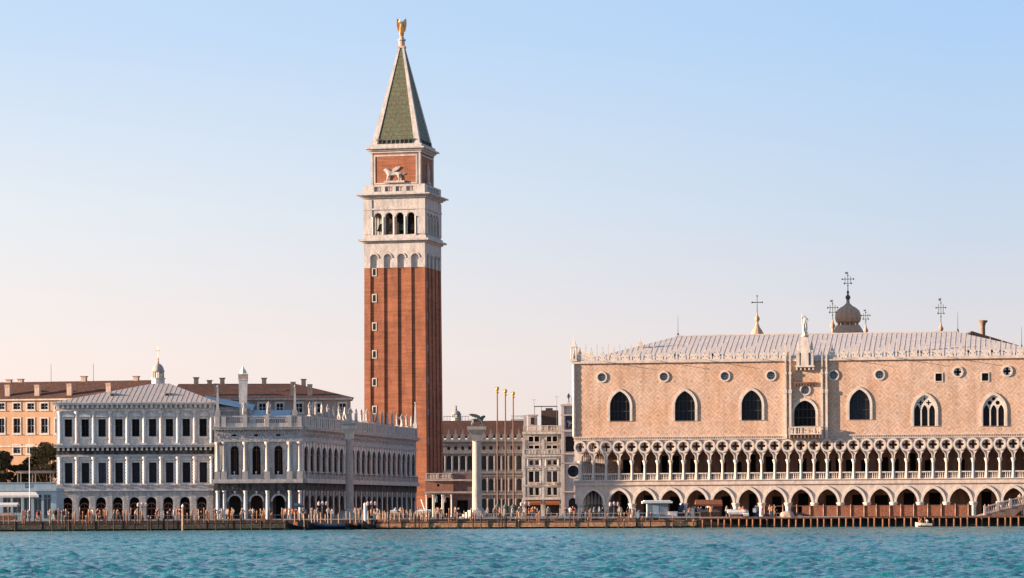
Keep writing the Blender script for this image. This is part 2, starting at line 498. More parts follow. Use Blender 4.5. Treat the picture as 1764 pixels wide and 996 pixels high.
def human(name, pose=0, sub=1, robe=False):
    ar = [(.27, .0, 1.16, .28, -.06, .92), (.30, .02, 1.18, .22, -.22, 1.08), (.26, -.1, 1.18, .24, -.28, 1.0), (.34, 0, 1.22, .20, -.1, 1.0)][pose % 4]
    al = [(.27, .0, 1.16, .28, -.04, .92), (.26, .06, 1.16, .27, .02, .93), (.27, .08, 1.17, .27, .1, .95), (.30, -.05, 1.5, .22, -.12, 1.75)][pose % 4]
    st = [(.0, .0), (.06, -.06), (.24, -.22), (.03, -.03)][pose % 4]
    V = [(0, 0, .96), (0, 0, 1.18), (0, .01, 1.40), (0, .0, 1.51), (0, -.02, 1.60), (0, -.01, 1.70),
         (.19, .01, 1.42), (ar[0], ar[1], ar[2]), (ar[3], ar[4], ar[5]), (ar[3], ar[4] - .05, ar[5] - .06),
         (-.19, .01, 1.42), (-al[0], al[1], al[2]), (-al[3], al[4], al[5]), (-al[3], al[4] - .05, al[5] - .05 if al[5] < 1.4 else al[5] + .06),
         (.10, 0, .88), (.11, st[0] * .5 - .02, .50), (.11, st[0], .09), (.12, st[0] - .14, .05),
         (-.10, 0, .88), (-.11, st[1] * .5 - .02, .50), (-.11, st[1], .09), (-.12, st[1] - .14, .05)]
    E = [(0, 1), (1, 2), (2, 3), (3, 4), (4, 5), (2, 6), (6, 7), (7, 8), (8, 9), (2, 10), (10, 11), (11, 12), (12, 13),
         (0, 14), (14, 15), (15, 16), (16, 17), (0, 18), (18, 19), (19, 20), (20, 21)]
    rr = [.155, .135, .165, .06, .095, .085, .075, .052, .04, .04, .075, .052, .04, .04, .105, .072, .05, .045, .105, .072, .05, .045]
    if robe:
        rr[14] = rr[18] = .16; rr[15] = rr[19] = .17; rr[16] = rr[20] = .17; rr[0] = .19
    return skin_mesh(name, V, E, rr, sub)

def lion_mesh(name):
    """a standing lion facing right (+x), about 3 m long, wings raised behind the shoulder"""
    V = [(-.9, 0, 1.25), (0, 0, 1.2), (.75, 0, 1.35), (1.15, 0, 1.75), (1.45, 0, 1.9), (1.75, 0, 1.8),
         (-1.05, .22, .75), (-1.25, .22, .45), (-1.1, .22, .05), (-.95, .22, .03),
         (-.75, -.22, .75), (-.95, -.22, .45), (-.8, -.22, .05), (-.62, -.22, .03),
         (.75, .22, .8), (.75, .22, .42), (.75, .22, .05), (.93, .22, .03),
         (1.0, -.22, .8), (1.1, -.22, .42), (1.15, -.22, .05), (1.33, -.22, .03),
         (-1.3, 0, 1.3), (-1.6, 0, 1.0), (-1.75, 0, 1.35)]
    E = [(0, 1), (1, 2), (2, 3), (3, 4), (4, 5), (0, 6), (6, 7), (7, 8), (8, 9), (0, 10), (10, 11), (11, 12), (12, 13),
         (2, 14), (14, 15), (15, 16), (16, 17), (2, 18), (18, 19), (19, 20), (20, 21), (0, 22), (22, 23), (23, 24)]
    rr = [.33, .33, .40, .38, .30, .17, .2, .12, .1, .09, .2, .12, .1, .09, .18, .12, .1, .09, .18, .12, .1, .09, .07, .05, .07]
    return skin_mesh(name, V, E, rr, 1)

def wing_pts(flip=1):
    return [(0, 0), (.35, .35), (.15, .85), (-.45, 1.25), (-1.25, 1.45), (-1.9, 1.35), (-1.5, 1.1), (-1.65, .95), (-1.2, .85), (-1.25, .65), (-.8, .6), (-.75, .4), (-.35, .35)]
# ------------------------------------------------------------------ water
def make_water():
    rows = np.concatenate([[-400., -60.], np.geomspace(30, 62, 30, endpoint=False), np.geomspace(62, 452, 620)])
    k = np.concatenate([-np.geomspace(3.2, .21, 24)[:-1], np.linspace(-.21, .21, 440), np.geomspace(.21, 3.2, 24)[1:]])
    Y, Kx = np.meshgrid(rows, k, indexing='ij')
    X = Kx * np.maximum(np.abs(Y), 60)
    rs = np.random.RandomState(3)
    Z = np.zeros_like(X)
    for i in range(70):
        lam = .8 * (5 / .8) ** rs.rand()
        th = math.radians(-65) + rs.randn() * .75
        kx, ky = math.cos(th) * 2 * PI / lam, math.sin(th) * 2 * PI / lam
        amp = .0058 * lam ** .7
        ph = rs.rand() * 7
        s = np.sin(kx * X + ky * Y + ph + .6 * np.sin(kx * .13 * X - ky * .21 * Y + ph * 2))
        Z += amp * (1 - np.abs(s)) * 2 * (.5 + rs.rand()) - amp
    Z *= np.clip((452 - Y) / 60, .35, 1)
    Z[np.abs(Kx) > .25] *= .5
    nr, nc = X.shape
    co = np.stack([X, Y, Z], -1).reshape(-1, 3)
    idx = np.arange(nr * nc).reshape(nr, nc)
    q = np.stack([idx[:-1, :-1], idx[:-1, 1:], idx[1:, 1:], idx[1:, :-1]], -1).reshape(-1, 4)
    me = bpy.data.meshes.new('water')
    me.vertices.add(len(co)); me.vertices.foreach_set('co', co.ravel())
    me.loops.add(q.size); me.loops.foreach_set('vertex_index', q.ravel().astype(np.int32))
    me.polygons.add(len(q)); me.polygons.foreach_set('loop_start', np.arange(0, q.size, 4, dtype=np.int32))
    me.polygons.foreach_set('loop_total', np.full(len(q), 4, dtype=np.int32))
    me.polygons.foreach_set('use_smooth', [True] * len(q))
    me.update(calc_edges=True); me.validate()
    m = bpy.data.materials.new('lagoon water'); m.use_nodes = True
    nt = m.node_tree; b = nt.nodes['Principled BSDF']
    b.inputs['Roughness'].default_value = .16
    b.inputs['IOR'].default_value = 1.33
    b.inputs['Specular IOR Level'].default_value = .27
    t = nt.nodes.new('ShaderNodeTexCoord')
    n = nt.nodes.new('ShaderNodeTexNoise'); n.inputs['Scale'].default_value = .05; n.inputs['Detail'].default_value = 6
    nt.links.new(t.outputs['Object'], n.inputs['Vector'])
    r = nt.nodes.new('ShaderNodeMapRange'); r.inputs[1].default_value = .35; r.inputs[2].default_value = .65
    nt.links.new(n.outputs[0], r.inputs[0])
    mx = nt.nodes.new('ShaderNodeMix'); mx.data_type = 'RGBA'
    mx.inputs[6].default_value = (.002, .112, .124, 1); mx.inputs[7].default_value = (.009, .190, .195, 1)
    nt.links.new(r.outputs[0], mx.inputs[0]); nt.links.new(mx.outputs[2], b.inputs['Base Color'])
    n1 = nt.nodes.new('ShaderNodeTexNoise'); n1.inputs['Scale'].default_value = 1.6; n1.inputs['Detail'].default_value = 6; n1.inputs['Roughness'].default_value = .6; n1.inputs['Distortion'].default_value = .4
    nt.links.new(t.outputs['Object'], n1.inputs['Vector'])
    bp = nt.nodes.new('ShaderNodeBump'); bp.inputs['Distance'].default_value = .24
    n2 = nt.nodes.new('ShaderNodeTexNoise'); n2.inputs['Scale'].default_value = .018; n2.inputs['Detail'].default_value = 3
    nt.links.new(t.outputs['Object'], n2.inputs['Vector'])
    r2 = nt.nodes.new('ShaderNodeMapRange'); r2.inputs[1].default_value = .38; r2.inputs[2].default_value = .62; r2.inputs[3].default_value = .35; r2.inputs[4].default_value = 1.0
    nt.links.new(n2.outputs[0], r2.inputs[0]); nt.links.new(r2.outputs[0], bp.inputs['Strength'])
    nt.links.new(n1.outputs[0], bp.inputs['Height']); nt.links.new(bp.outputs[0], b.inputs['Normal'])
    me.materials.append(m)
    return structure(link('water', me))
make_water()

QY = 449.0                                     # front edge of the quay
g = MB(); g.poly([(-2500, QY, GZ), (2500, QY, GZ), (2500, 4000, GZ), (-2500, 4000, GZ)])
structure(g.build('ground', PAVE, None, fix=False))
g = MB(); g.poly([(-2500, QY, -2), (2500, QY, -2), (2500, QY, GZ), (-2500, QY, GZ)])
structure(g.build('quay_wall', mat('wet quay stone', (.10, .075, .06), col2=(.04, .032, .028), scale=.6), None, fix=False))
g = MB(); g.box(-400, 400, QY - .02, QY + .6, GZ + .004, GZ + .13)
structure(g.build('quay_edge', STONE_GREY))

# ------------------------------------------------------------------ the gothic palace
P = Frame(990, 505, 9.5)
def pz(px, py): return P.z(px, py)
palace = thing('gothic_palace', 'long pink lozenge patterned gothic palace above two white arcades, at the right', 'palace',
               (P.X0, P.Y0, GZ), -P.a)
LP, PIT, A0 = 73.6, 4.2, None
ac = [P.u(px, 860) for px in (1022, 1746)]
PIT = (ac[1] - ac[0]) / 16
A0 = ac[0]
acs = [A0 + PIT * i for i in range(17)]
cols = [A0 - PIT / 2 + PIT * i for i in range(18)]
LP = cols[-1] + 1.0
Z_SPR, Z_APX, Z_STR, Z_FLO, Z_CAP, Z_TRA, Z_WAL, Z_COR = 2.2, 4.35, 5.15, 5.95, 9.1, 12.35, 13.0, 24.75
DW = 5.4                                         # depth of the open galleries
BACK = 34.0
NW = 8                                           # bays shown along the west front

def arcade_outline(centres, hw, zs, apex, ztop, x0, x1, shape):
    o = [(x0, zs)]
    for c in centres:
        o += [(p[0], p[1]) for p in reversed(shape(c, zs, hw, apex))]
    o += [(x1, zs), (x1, ztop), (x0, ztop)]
    return o
m = MB().pierced(arcade_outline(acs, 1.62, Z_SPR, Z_APX - Z_SPR, Z_STR, cols[0] - .85, LP, gothic_top), [], 0, .95)
m.build('arcade_wall', PINKSTONE, palace)
m = MB().band(gothic_top(0, Z_SPR, 1.62, Z_APX - Z_SPR), gothic_top(0, Z_SPR, 2.02, Z_APX - Z_SPR + .48), -.16, .02, closed=False)
row(m.build('archivolt', MARBLE, palace), [T(a, 0, 0) for a in acs])
m = MB().lathe([(.50, 0), (.50, .06), (.42, .1), (.42, 1.3), (.46, 1.4), (.44, 1.46), (.62, 1.95), (.68, 2.0), (.68, Z_SPR)], 14)
gcol = m.build('arcade_column', MARBLE, palace, smooth=True)
row(gcol, [T(c, .48, 0) for c in cols])
# west front arcade (seen through the open corner)
WM = T(cols[0] - .85, 0, 0) @ RZ(90)             # x runs into the depth, y to the outside
wc = [2.1 + PIT * (i + .5) for i in range(NW)]
wacs = wc
m = MB().pierced(arcade_outline(wacs, 1.62, Z_SPR, Z_APX - Z_SPR, Z_STR, .96, 2.1 + PIT * NW, gothic_top), [], -.95, -.001)
m.build('side_arcade_wall', PINKSTONE, palace, WM)
for c in range(1, NW + 1):
    dup(gcol, WM @ T(2.1 - 0 + PIT * c, -.48, 0), palace)
# string course, loggia floor
m = MB()
m.box(cols[0] - 1.15, LP + .2, -.28, 1.0, Z_STR, Z_STR + .3); m.box(cols[0] - 1.0, LP + .2, -.14, 1.0, Z_STR + .3, Z_FLO - .12); m.box(cols[0] - 1.2, LP + .2, -.34, 1.0, Z_FLO - .12, Z_FLO)
m.box(cols[0] - 1.1, cols[0] + .2, 1.0, BACK, Z_STR, Z_FLO)
m.build('string_course', PINKSTONE, palace)
m = MB().box(cols[0] + .2, LP + .2, 1.0, BACK, Z_STR + .02, Z_FLO - .02)
m.build('gallery_floor', BROWN, palace)
# inner walls of the galleries
m = MB()
dz = rnd.random
holes = []
for i, a in enumerate(acs[1:]):
    w = .9 + .35 * rnd.random()
    if rnd.random() < .75: holes.append(rect(a - w + .9 * (rnd.random() - .3), a + .6 + .5 * rnd.random(), .02, 3.2 + .8 * rnd.random()))
m.pierced(rect(cols[0] + DW, LP, 0, Z_STR + .01), holes, DW, DW + .4)
holes = []
x = cols[0] + DW + .8
while x < LP - 2:
    w = .8 + rnd.random() * .7
    if rnd.random() < .72: holes.append(rect(x, x + w, Z_FLO + .02, Z_FLO + 2.9 + rnd.random() * 1.2))
    x += w + .7 + rnd.random() * 1.3
m.pierced(rect(cols[0] + DW, LP, Z_FLO - .01, Z_WAL), holes, DW, DW + .4)
m.box(cols[0] + DW, cols[0] + DW + .4, DW + .4, BACK, 0, Z_WAL)
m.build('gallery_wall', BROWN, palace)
m = MB().box(cols[0] + DW + .6, LP, DW + 2.2, DW + 2.4, 0, Z_WAL)
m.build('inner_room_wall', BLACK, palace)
m = MB().box(cols[0] - .3, LP, .9, BACK, Z_WAL - .3, Z_WAL - .05)
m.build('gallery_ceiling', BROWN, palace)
# loggia
HP = PIT / 2
lc = [cols[0] + HP * i for i in range(35)]
m = MB().lathe([(.30, 0), (.30, .1), (.215, .2), (.195, 2.45), (.23, 2.5), (.22, 2.55), (.36, 2.95), (.40, 3.0), (.40, Z_CAP - Z_FLO)], 12)
lcol = m.build('loggia_column', MARBLE, palace, smooth=True)
row(lcol, [T(c, .34, Z_FLO) for c in lc])
for i in range(1, 2 * NW + 1): dup(lcol, WM @ T(2.1 - PIT / 2 + HP * i + .7, -.34, Z_FLO), palace)
m = MB().box(-HP / 2 + .2, HP / 2 - .2, .2, .48, .95, 1.12)
for j in range(6): m.lathe([(.06, .1), (.085, .4), (.05, .55), (.05, .95)], 6, cx=-.72 + j * .288, cy=.34)
m.box(-HP / 2 + .2, HP / 2 - .2, .2, .48, 0, .1)
bal = m.build('loggia_balustrade', MARBLE, palace)
row(bal, [T(c + HP / 2, 0, Z_FLO) for c in lc[:-1]])
for i in range(2 * NW - 1): dup(bal, WM @ T(2.1 + .7 - PIT / 2 + HP * (i + 1.5), -.68, Z_FLO), palace)
def ogee(c, zs, hw, h):
    r = [(hw, 0), (hw * 1.0, .45), (hw * .93, .8), (hw * .74, 1.08), (hw * .66, 1.10), (hw * .50, 1.38), (hw * .26, 1.62), (hw * .09, 1.84), (0, 2.0)]
    rt = [(c + x, zs + z * h / 2.0) for x, z in r]
    return rt + [(2 * c - x, z) for x, z in reversed(rt[:-1])]
ROZ, ROR = 11.30, .93
def tracery(cs, rs, x0, x1, y0, y1):
    return MB().pierced(arcade_outline(cs, .80, Z_CAP, 1.75, Z_TRA, x0, x1, ogee), [quatrefoil(c, ROZ, .66, 32, .40) for c in rs], y0, y1)
tracery([c + HP / 2 for c in lc[:-1]], lc, cols[0] - .95, LP, .14, .56).build('tracery', PINKSTONE, palace)
m = MB().band(circle(0, 0, .75, 24), circle(0, 0, ROR + .10, 24), -.06, .2)
ring = m.build('tracery_ring', MARBLE, palace)
row(ring, [T(c, -.04, ROZ) for c in lc])
og = [(x, z) for x, z in ogee(0, 0, .80, 1.75)]
og2 = [(x * 1.22, z + .03) if abs(x) > .02 else (0, z + .22) for x, z in og]
m = MB().band(og, og2, 0, .14, closed=False)
row(m.build('tracery_arch', MARBLE, palace), [T(c + HP / 2, .01, Z_CAP) for c in lc[:-1]])
n = 2 * NW
wl = [2.8 - PIT / 2 + HP * (i + 1) for i in range(n)]
t_ = tracery([c + HP / 2 for c in wl[:-1]], wl[1:-1], .6, wl[-1] + .3, -.56, -.14)
t_.build('side_tracery', PINKSTONE, palace, WM)
m = MB()
m.box(cols[0] - 1.05, LP + .2, -.1, .9, Z_TRA, Z_TRA + .16); m.box(cols[0] - 1.15, LP + .2, -.22, .9, Z_WAL - .2, Z_WAL)
m.box(cols[0] - .98, LP + .2, -.02, .9, Z_TRA + .16, Z_WAL - .2)
x = cols[0] - .9
while x < LP:
    m.box(x, x + .17, -.14, -.02, Z_TRA + .2, Z_WAL - .24); x += .36
m.box(cols[0] - 1.05, cols[0] + .1, .9, BACK, Z_TRA, Z_WAL)
m.build('frieze', PINKSTONE, palace)
# upper wall
X0 = cols[0] - .95
win = [(1068, 674, 725.5, 17.6), (1180, 674, 725, 17.6), (1295, 672, 724, 17.6), (1386.5, 690, 734, 17.5), (1481, 671, 723, 17.6)]
trw = [(1593, 680.5, 734), (1712, 680.5, 734)]
occ = [(1036.5, 650), (1143.5, 649), (1248.5, 648), (1328, 647), (1436, 646.5), (1515, 645.5), (1650, 641), (1735, 639.5)]
sq = [(1617, 650), (1697, 649.5)]
WINS = []
for px, ya, yb, hwp in win:
    u, zb = P.uz(px, yb); za = P.z(px, ya)
    WINS.append((u, zb, za, 1.62 if px != 1386.5 else 1.72))
TRW = [(P.u(px, yb), P.z(px, yb), P.z(px, ya), 1.72) for px, ya, yb in trw]
OCC = [P.uz(*p) for p in occ]; SQ = [P.uz(*p) for p in sq]
OCB = P.uz(1387, 672)
holes = [gothic(u, zb, zb + (za - zb) * .50, hw, (za - zb) * .50) for u, zb, za, hw in WINS + TRW]
holes += [circle(u, z, .66) for u, z in OCC + [OCB]] + [rect(u - .5, u + .5, z - .6, z + .6) for u, z in SQ]
# openings must not touch: clip the oculus over the balcony window
m = MB().pierced(rect(X0, LP, Z_WAL, Z_COR), holes, 0, .8)
m.box(X0, X0 + .8, .81, BACK, Z_WAL, Z_COR); m.box(LP - .8, LP, .81, BACK, 0, Z_COR); m.box(X0, LP, BACK, BACK + .6, 0, Z_COR)
m.build('upper_wall', LOZENGE, palace)
m = MB().box(X0 + .8, LP - .8, 1.5, 1.7, Z_WAL, Z_COR)
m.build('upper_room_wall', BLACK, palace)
h0 = WINS[0][2] - WINS[0][1]
def gothic_window(kind):
    hw = 1.62 if kind < 2 else 1.72
    zh = h0 if kind == 0 else ((WINS[3][2] - WINS[3][1]) if kind == 1 else TRW[0][2] - TRW[0][1])
    if kind == 1: hw = 1.72
    zs, h = zh * .5, zh * .5
    m = MB().band(gothic(0, 0, zs, hw, h), gothic(0, -.02, zs, hw + .40, h + .42), -.14, .06, closed=True)
    f = m.build('pointed_window', MARBLE, palace)
    p = MB(); p.poly([(x, .52, z) for x, z in gothic(0, 0, zs, hw + .02, h)])
    p.build('pane', GLASSB if kind == 0 else GLASS, f)
    if kind < 2:
        b = MB()
        for k in range(1, 5): b.box(-hw + k * 2 * hw / 5 - .05, -hw + k * 2 * hw / 5 + .05, .40, .48, 0, zh * (.93 if k in (2, 3) else .80))
        for q in (.33, .66): b.box(-hw, hw, .38, .50, zh * q - .07, zh * q + .07)
        b.build('window_grille', IRON, f)
    else:
        lw = hw * 2 / 3
        hs = [gothic(-hw + lw * (i + .5), 0, 2.35, lw / 2 - .12, 1.0, 5) for i in range(3)]
        if kind == 2:
            hs += [circle(-.62, 3.62 + .05, .34, 12), circle(.62, 3.62 + .05, .34, 12), circle(0, 4.30, .30, 12)]
        else:
            hs += [quatrefoil(-.62, 3.68, .42, 24), quatrefoil(.62, 3.68, .42, 24), quatrefoil(0, 4.28, .30, 24)]
        MB().pierced(gothic(0, 0, zs, hw + .01, h), hs, .12, .34).build('window_tracery', MARBLE, f)
    return f
fw = gothic_window(0)
row(fw, [T(u, 0, zb) for u, zb, za, hw in WINS[:3] + WINS[4:]])
gothic_window(1).matrix_basis = T(WINS[3][0], 0, WINS[3][1])
gothic_window(3).matrix_basis = T(TRW[0][0], 0, TRW[0][1])
gothic_window(2).matrix_basis = T(TRW[1][0], 0, TRW[1][1])
def round_window(cross):
    f = MB().band(circle(0, 0, .66), circle(0, 0, .90), -.13, .05).build('round_window', MARBLE, palace)
    p = MB(); p.poly([(x, .46, z) for x, z in circle(0, 0, .68)]); p.build('pane', LEADB if not cross else GLASS, f)
    if cross:
        MB().pierced(circle(0, 0, .665), [quatrefoil(0, 0, .60, 24, .36)], .12, .3).build('window_tracery', LEAD, f)
    else:
        b = MB()
        for k in (-1, 0, 1): b.box(k * .3 - .02, k * .3 + .02, .40, .44, -.6, .6); b.box(-.6, .6, .40, .44, k * .3 - .02, k * .3 + .02)
        b.build('window_grille', IRON, f)
    return f
row(round_window(False), [T(u, 0, z) for u, z in OCC[:6] + [OCB]])
row(round_window(True), [T(u, 0, z) for u, z in OCC[6:]])
f = MB().band(rect(-.5, .5, -.6, .6), rect(-.66, .66, -.76, .76), -.08, .05).build('square_window', MARBLE, palace)
p = MB(); p.poly([(x, .4, z) for x, z in rect(-.5, .5, -.6, .6)]); p.build('pane', GLASS, f)
b = MB(); b.box(-.03, .03, .3, .36, -.6, .6); b.box(-.5, .5, .3, .36, -.03, .03); b.build('window_grille', IRON, f)
row(f, [T(u, 0, z) for u, z in SQ])
# cornice, corner shaft
m = MB().box(X0 - .35, LP + .2, -.35, 1.2, Z_COR, Z_COR + .22); m.box(X0 - .2, LP + .2, -.2, 1.2, Z_COR + .22, Z_COR + .5)
m.box(X0 - .3, X0 + .8, 1.2, BACK, Z_COR, Z_COR + .5)
m.build('cornice', PINKSTONE, palace)
m = MB()
for k in range(24):
    z = Z_WAL + .02 + k * (Z_COR - Z_WAL) / 24; h = (Z_COR - Z_WAL) / 24
    m.tube((X0, -.02, z), (X0, -.02, z + h * .98), .30 if k % 2 else .26, .26 if k % 2 else .30, 10)
m.build('corner_shaft', MARBLE, palace)
# lacework merlons along the eaves
mer = [(-.62, 0), (.62, 0), (.62, .5), (.46, .62), (.56, .95), (.40, 1.15), (.30, .98), (.22, 1.30), (.30, 1.5), (.12, 1.7), (.07, 2.15), (0, 2.5), (-.07, 2.15), (-.12, 1.7), (-.30, 1.5), (-.22, 1.30), (-.30, .98), (-.40, 1.15), (-.56, .95), (-.46, .62), (-.62, .5)]
m = MB().pierced([(x * .92, z * .86) for x, z in mer], [circle(0, .92, .13, 8), circle(-.3, .4, .11, 8), circle(.3, .4, .11, 8)], 0, .26)
mm = m.build('merlon', MARBLE, palace)
pin = MB().frustum(0, .13, 0, .55, .34, .34, .3, .3); pin.frustum(0, .13, .55, 2.35, .22, .22, .13, .13); pin.frustum(0, .13, 2.35, 2.9, .2, .2, .02, .02)
pp = pin.build('eave_pinnacle', MARBLE, palace)
zc = Z_COR + .5
M1, M2 = [], []
x = X0 + 1.0
cb = P.u(1387, 620)
while x < LP - .3:
    if abs(x - cb) > 2.6: M1.append(T(x, -.1, zc))
    if abs(x + .92 - cb) > 2.9: M2.append(T(x + .92, -.1, zc))
    x += 1.84
for i in range(8):
    M1.append(T(X0 + .1, 2.2 + i * 1.84, zc) @ RZ(-90))
row(mm, M1); row(pp, M2)
# roof
RB = 15.0
ul, zl = P.uz(1168, 579.5, RB); ur, zr = P.uz(1650, 572, RB)
zl = zr = (zl + zr) / 2
m = MB()
e0, e1, ze = X0 + .9, LP + 4, Z_COR + .52
ev = [(e0, .9, ze), (e1, .9, ze), (e1, 2 * RB - .9, ze), (e0, 2 * RB - .9, ze)]
RL, RR = (ul, RB, zl), (ur, RB, zr)
m.poly([ev[0], ev[1], RR, RL]); m.poly([ev[2], ev[3], RL, RR]); m.poly([ev[3], ev[0], RL]); m.poly([ev[1], ev[2], RR])
def seam(p, q, w=.08, h=.032):
    p, q = Vector(p), Vector(q)
    d = (q - p); nrm = Vector((0, -d.z, d.y)).normalized() if abs(d.y) > abs(d.x) else Vector((-d.z, 0, abs(d.x))).normalized()
    if nrm.z < 0: nrm = -nrm
    sdir = d.cross(nrm).normalized() * w / 2
    a = [p - sdir, p + sdir, q + sdir, q - sdir]
    bt = [m.bm.verts.new(v - nrm * .02) for v in a]; tp = [m.bm.verts.new(v + nrm * h) for v in a]
    m.face(tp); m.face(bt[::-1])
    for i in range(4): m.face([bt[i], bt[(i + 1) % 4], tp[(i + 1) % 4], tp[i]])
x = e0 + .5
while x < e1 - .3:
    f_ = 1.0
    if x < ul: f_ = (x - e0) / (ul - e0)
    if x > ur: f_ = (e1 - x) / (e1 - ur)
    f_ = max(.02, min(1, f_))
    seam((x, .9, ze), (x, .9 + (RB - .9) * f_, ze + (zl - ze) * f_))
    x += .80
y = 1.6
while y < 2 * RB - 1.2:
    f_ = 1 - abs(y - RB) / (RB - .9)
    seam((e0, y, ze), (e0 + (ul - e0) * f_, y, ze + (zl - ze) * f_)); y += 1.0
m.box(ul - .1, ur + .1, RB - .22, RB + .22, zl - .05, zl + .16)
m.build('roof', LEAD, palace, fix=False)
# small roof dormers
dm = MB().box(-.42, .42, -.3, 1.2, 0, .55); dm.box(-.5, .5, -.36, 1.2, .55, .66)
dd = dm.build('roof_dormer', LEAD, palace)
dp = MB(); dp.box(-.26, .26, -.34, -.29, .12, .46); dp.build('dormer_opening', BLACK, dd)
DM = []
for px, py in ((1156, 611), (1226, 611), (1583, 606.5), (1667, 606.5), (1710, 606)):
    d_ = 2.6; u, z = P.uz(px, py, d_); DM.append(T(u, d_, ze + (d_ - .9) * (zl - ze) / (RB - .9) - .1))
row(dd, DM)
# rods leaning out of the cornice
m = MB().tube((0, 0, 0), (0, -1.75, .05), .055, .04, 6)
rods = m.build('cornice_rod', IRON, palace)
row(rods, [T(P.u(px, 626), -.3, Z_COR + .3) for px in (1043, 1134, 1219, 1316, 1452, 1544, 1634)])
# masts on the ridge
m = MB().tube((0, 0, 0), (0, 0, 3.4), .05, .02, 6); m.lathe([(.28, -.3), (.2, .2), (.1, .5), (.05, .6)], 8)
row(m.build('lightning_rod', IRON, palace), [T(ul, RB, zl), T(ur, RB, zr), T(P.u(1760, 600, 6), 6, P.z(1760, 600, 6))])
m = MB().frustum(0, 0, 0, .8, .7, .7, .55, .55); m.frustum(0, 0, .8, 1.5, .4, .4, .05, .05)
m.build('roof_finial', MARBLE, palace, T(P.u(1102, 595, 8), 8, P.z(1102, 597, 8)))
# corner tabernacle
u, z = X0 + .1, zc
m = MB().box(-.55, .55, -.45, .65, -.1, .3)
for sx_, sy_ in ((-.4, -.3), (.4, -.3), (-.4, .5), (.4, .5)): m.tube((sx_, sy_, .3), (sx_, sy_, 2.1), .1, .1, 6)
m.box(-.55, .55, -.45, .65, 2.1, 2.3); m.frustum(0, .1, 2.3, 3.4, .9, .9, .15, .15); m.tube((0, .1, 3.4), (0, .1, 4.3), .05, .02, 5)
tb = m.build('corner_tabernacle', MARBLE, palace, T(u - .1, .1, z))
MB().add_mesh(human('h', 1, 1, True), Matrix.Scale(.95, 4)).build('niche_figure', STATUE, tb, T(0, .1, .3), smooth=True)
# the central balcony
B = palace
bu = cb
def bx(px): return P.u(px, 680) - bu
zf = P.z(1387, 749)
m = MB()
for k in range(9): m.box(-2.35 + k * .58 - .11, -2.35 + k * .58 + .11, -1.15, 0, zf - .55, zf)
m.build('balcony_bracket', BROWN, palace, T(bu, 0, 0))
m = MB().box(-2.6, 2.6, -1.3, 0, zf, zf + .18); m.box(-2.6, 2.6, -1.3, -1.1, zf + 1.1, zf + 1.25); m.box(-2.6, -2.45, -1.3, 0, zf + 1.1, zf + 1.25); m.box(2.45, 2.6, -1.3, 0, zf + 1.1, zf + 1.25)
for k in range(6):
    x = -2.52 + k * 1.008; m.box(x - .08, x + .08, -1.29, -1.11, zf + .18, zf + 1.1)
for k in range(15): m.lathe([(.05, zf + .18), (.08, zf + .5), (.045, zf + .7), (.045, zf + 1.1)], 6, cx=-2.35 + k * .336, cy=-1.2)
m.build('balcony', MARBLE, palace, T(bu, 0, 0))
m = MB()
zt = P.z(1387, 590)
pil = []
for px in (1353.5, 1361.5, 1416, 1424):
    x = bx(px); w = .30
    m.box(x - w / 2 - .06, x + w / 2 + .06, -.62, -.001, zf - .6, zf + .7)
    for a, b_, w2 in ((zf + .7, 19.6, .36), (19.6, 20.2, .52), (20.2, 22.6, .30), (22.6, 23.0, .46), (23.0, zc + .3, .28)):
        m.box(x - w2 / 2, x + w2 / 2, -.30 - w2 / 2, -.001 if a < Z_COR else .1, a, b_ - .002)
    m.frustum(x, -.3, zc + .3, zt, .26, .26, .12, .12); m.frustum(x, -.3, zt, zt + .8, .22, .22, .02, .02)
m.build('balcony_pier', MARBLE, palace, T(bu, 0, 0))
m = MB()
wz = P.z(1387, 661)
m.box(-1.75, 1.75, -.5, -.001, wz, wz + .25)
for k in range(8): m.box(-1.6 + k * .457 - .1, -1.6 + k * .457 + .1, -.42, -.001, wz - .3, wz)
m.build('balcony_hood', BROWN, palace, T(bu, 0, 0))
z1, z2 = P.z(1387, 633), P.z(1387, 606)
m = MB()
m.box(-1.5, 1.5, -.9, 0.4, z1, z1 + .3)
for k in range(5): m.box(-1.3 + k * .65 - .12, -1.3 + k * .65 + .12, -.7, -.001, z1 - .45, z1)
m.box(-1.35, -.85, -.75, .4, z1 + .3, z2 + .2); m.box(.85, 1.35, -.75, .4, z1 + .3, z2 + .2); m.box(-.85, .85, -.2, .4, z1 + .3, z2 + .3)
m.box(-.6, .6, -.85, .3, z1 + .3, z2 - .2); m.frustum(0, -.2, z2 - .2, z2 + 2.4, 1.9, 1.2, .8, .7)
m.frustum(-1.1, -.2, z2 + .2, z2 + 1.6, .5, .5, .08, .08); m.frustum(1.1, -.2, z2 + .2, z2 + 1.6, .5, .5, .08, .08)
zz = z2 + 2.4
m.lathe([(.62, zz), (.62, zz + .2), (.45, zz + .3), (.42, zz + .6), (.6, zz + .7)], 10, cy=-.2)
m.build('balcony_gable', MARBLE, palace, T(bu, 0, 0))
m = MB().add_mesh(human('h', 3, 1, True), T(0, -.2, zz + .7) @ Matrix.Scale(1.55, 4))
m.tube((-.45, -.3, zz + 1.9), (-.45, -.3, zz + 3.9), .06, .03, 5)
m.build('gable_statue', MARBLE, palace, T(bu, 0, 0), smooth=True)

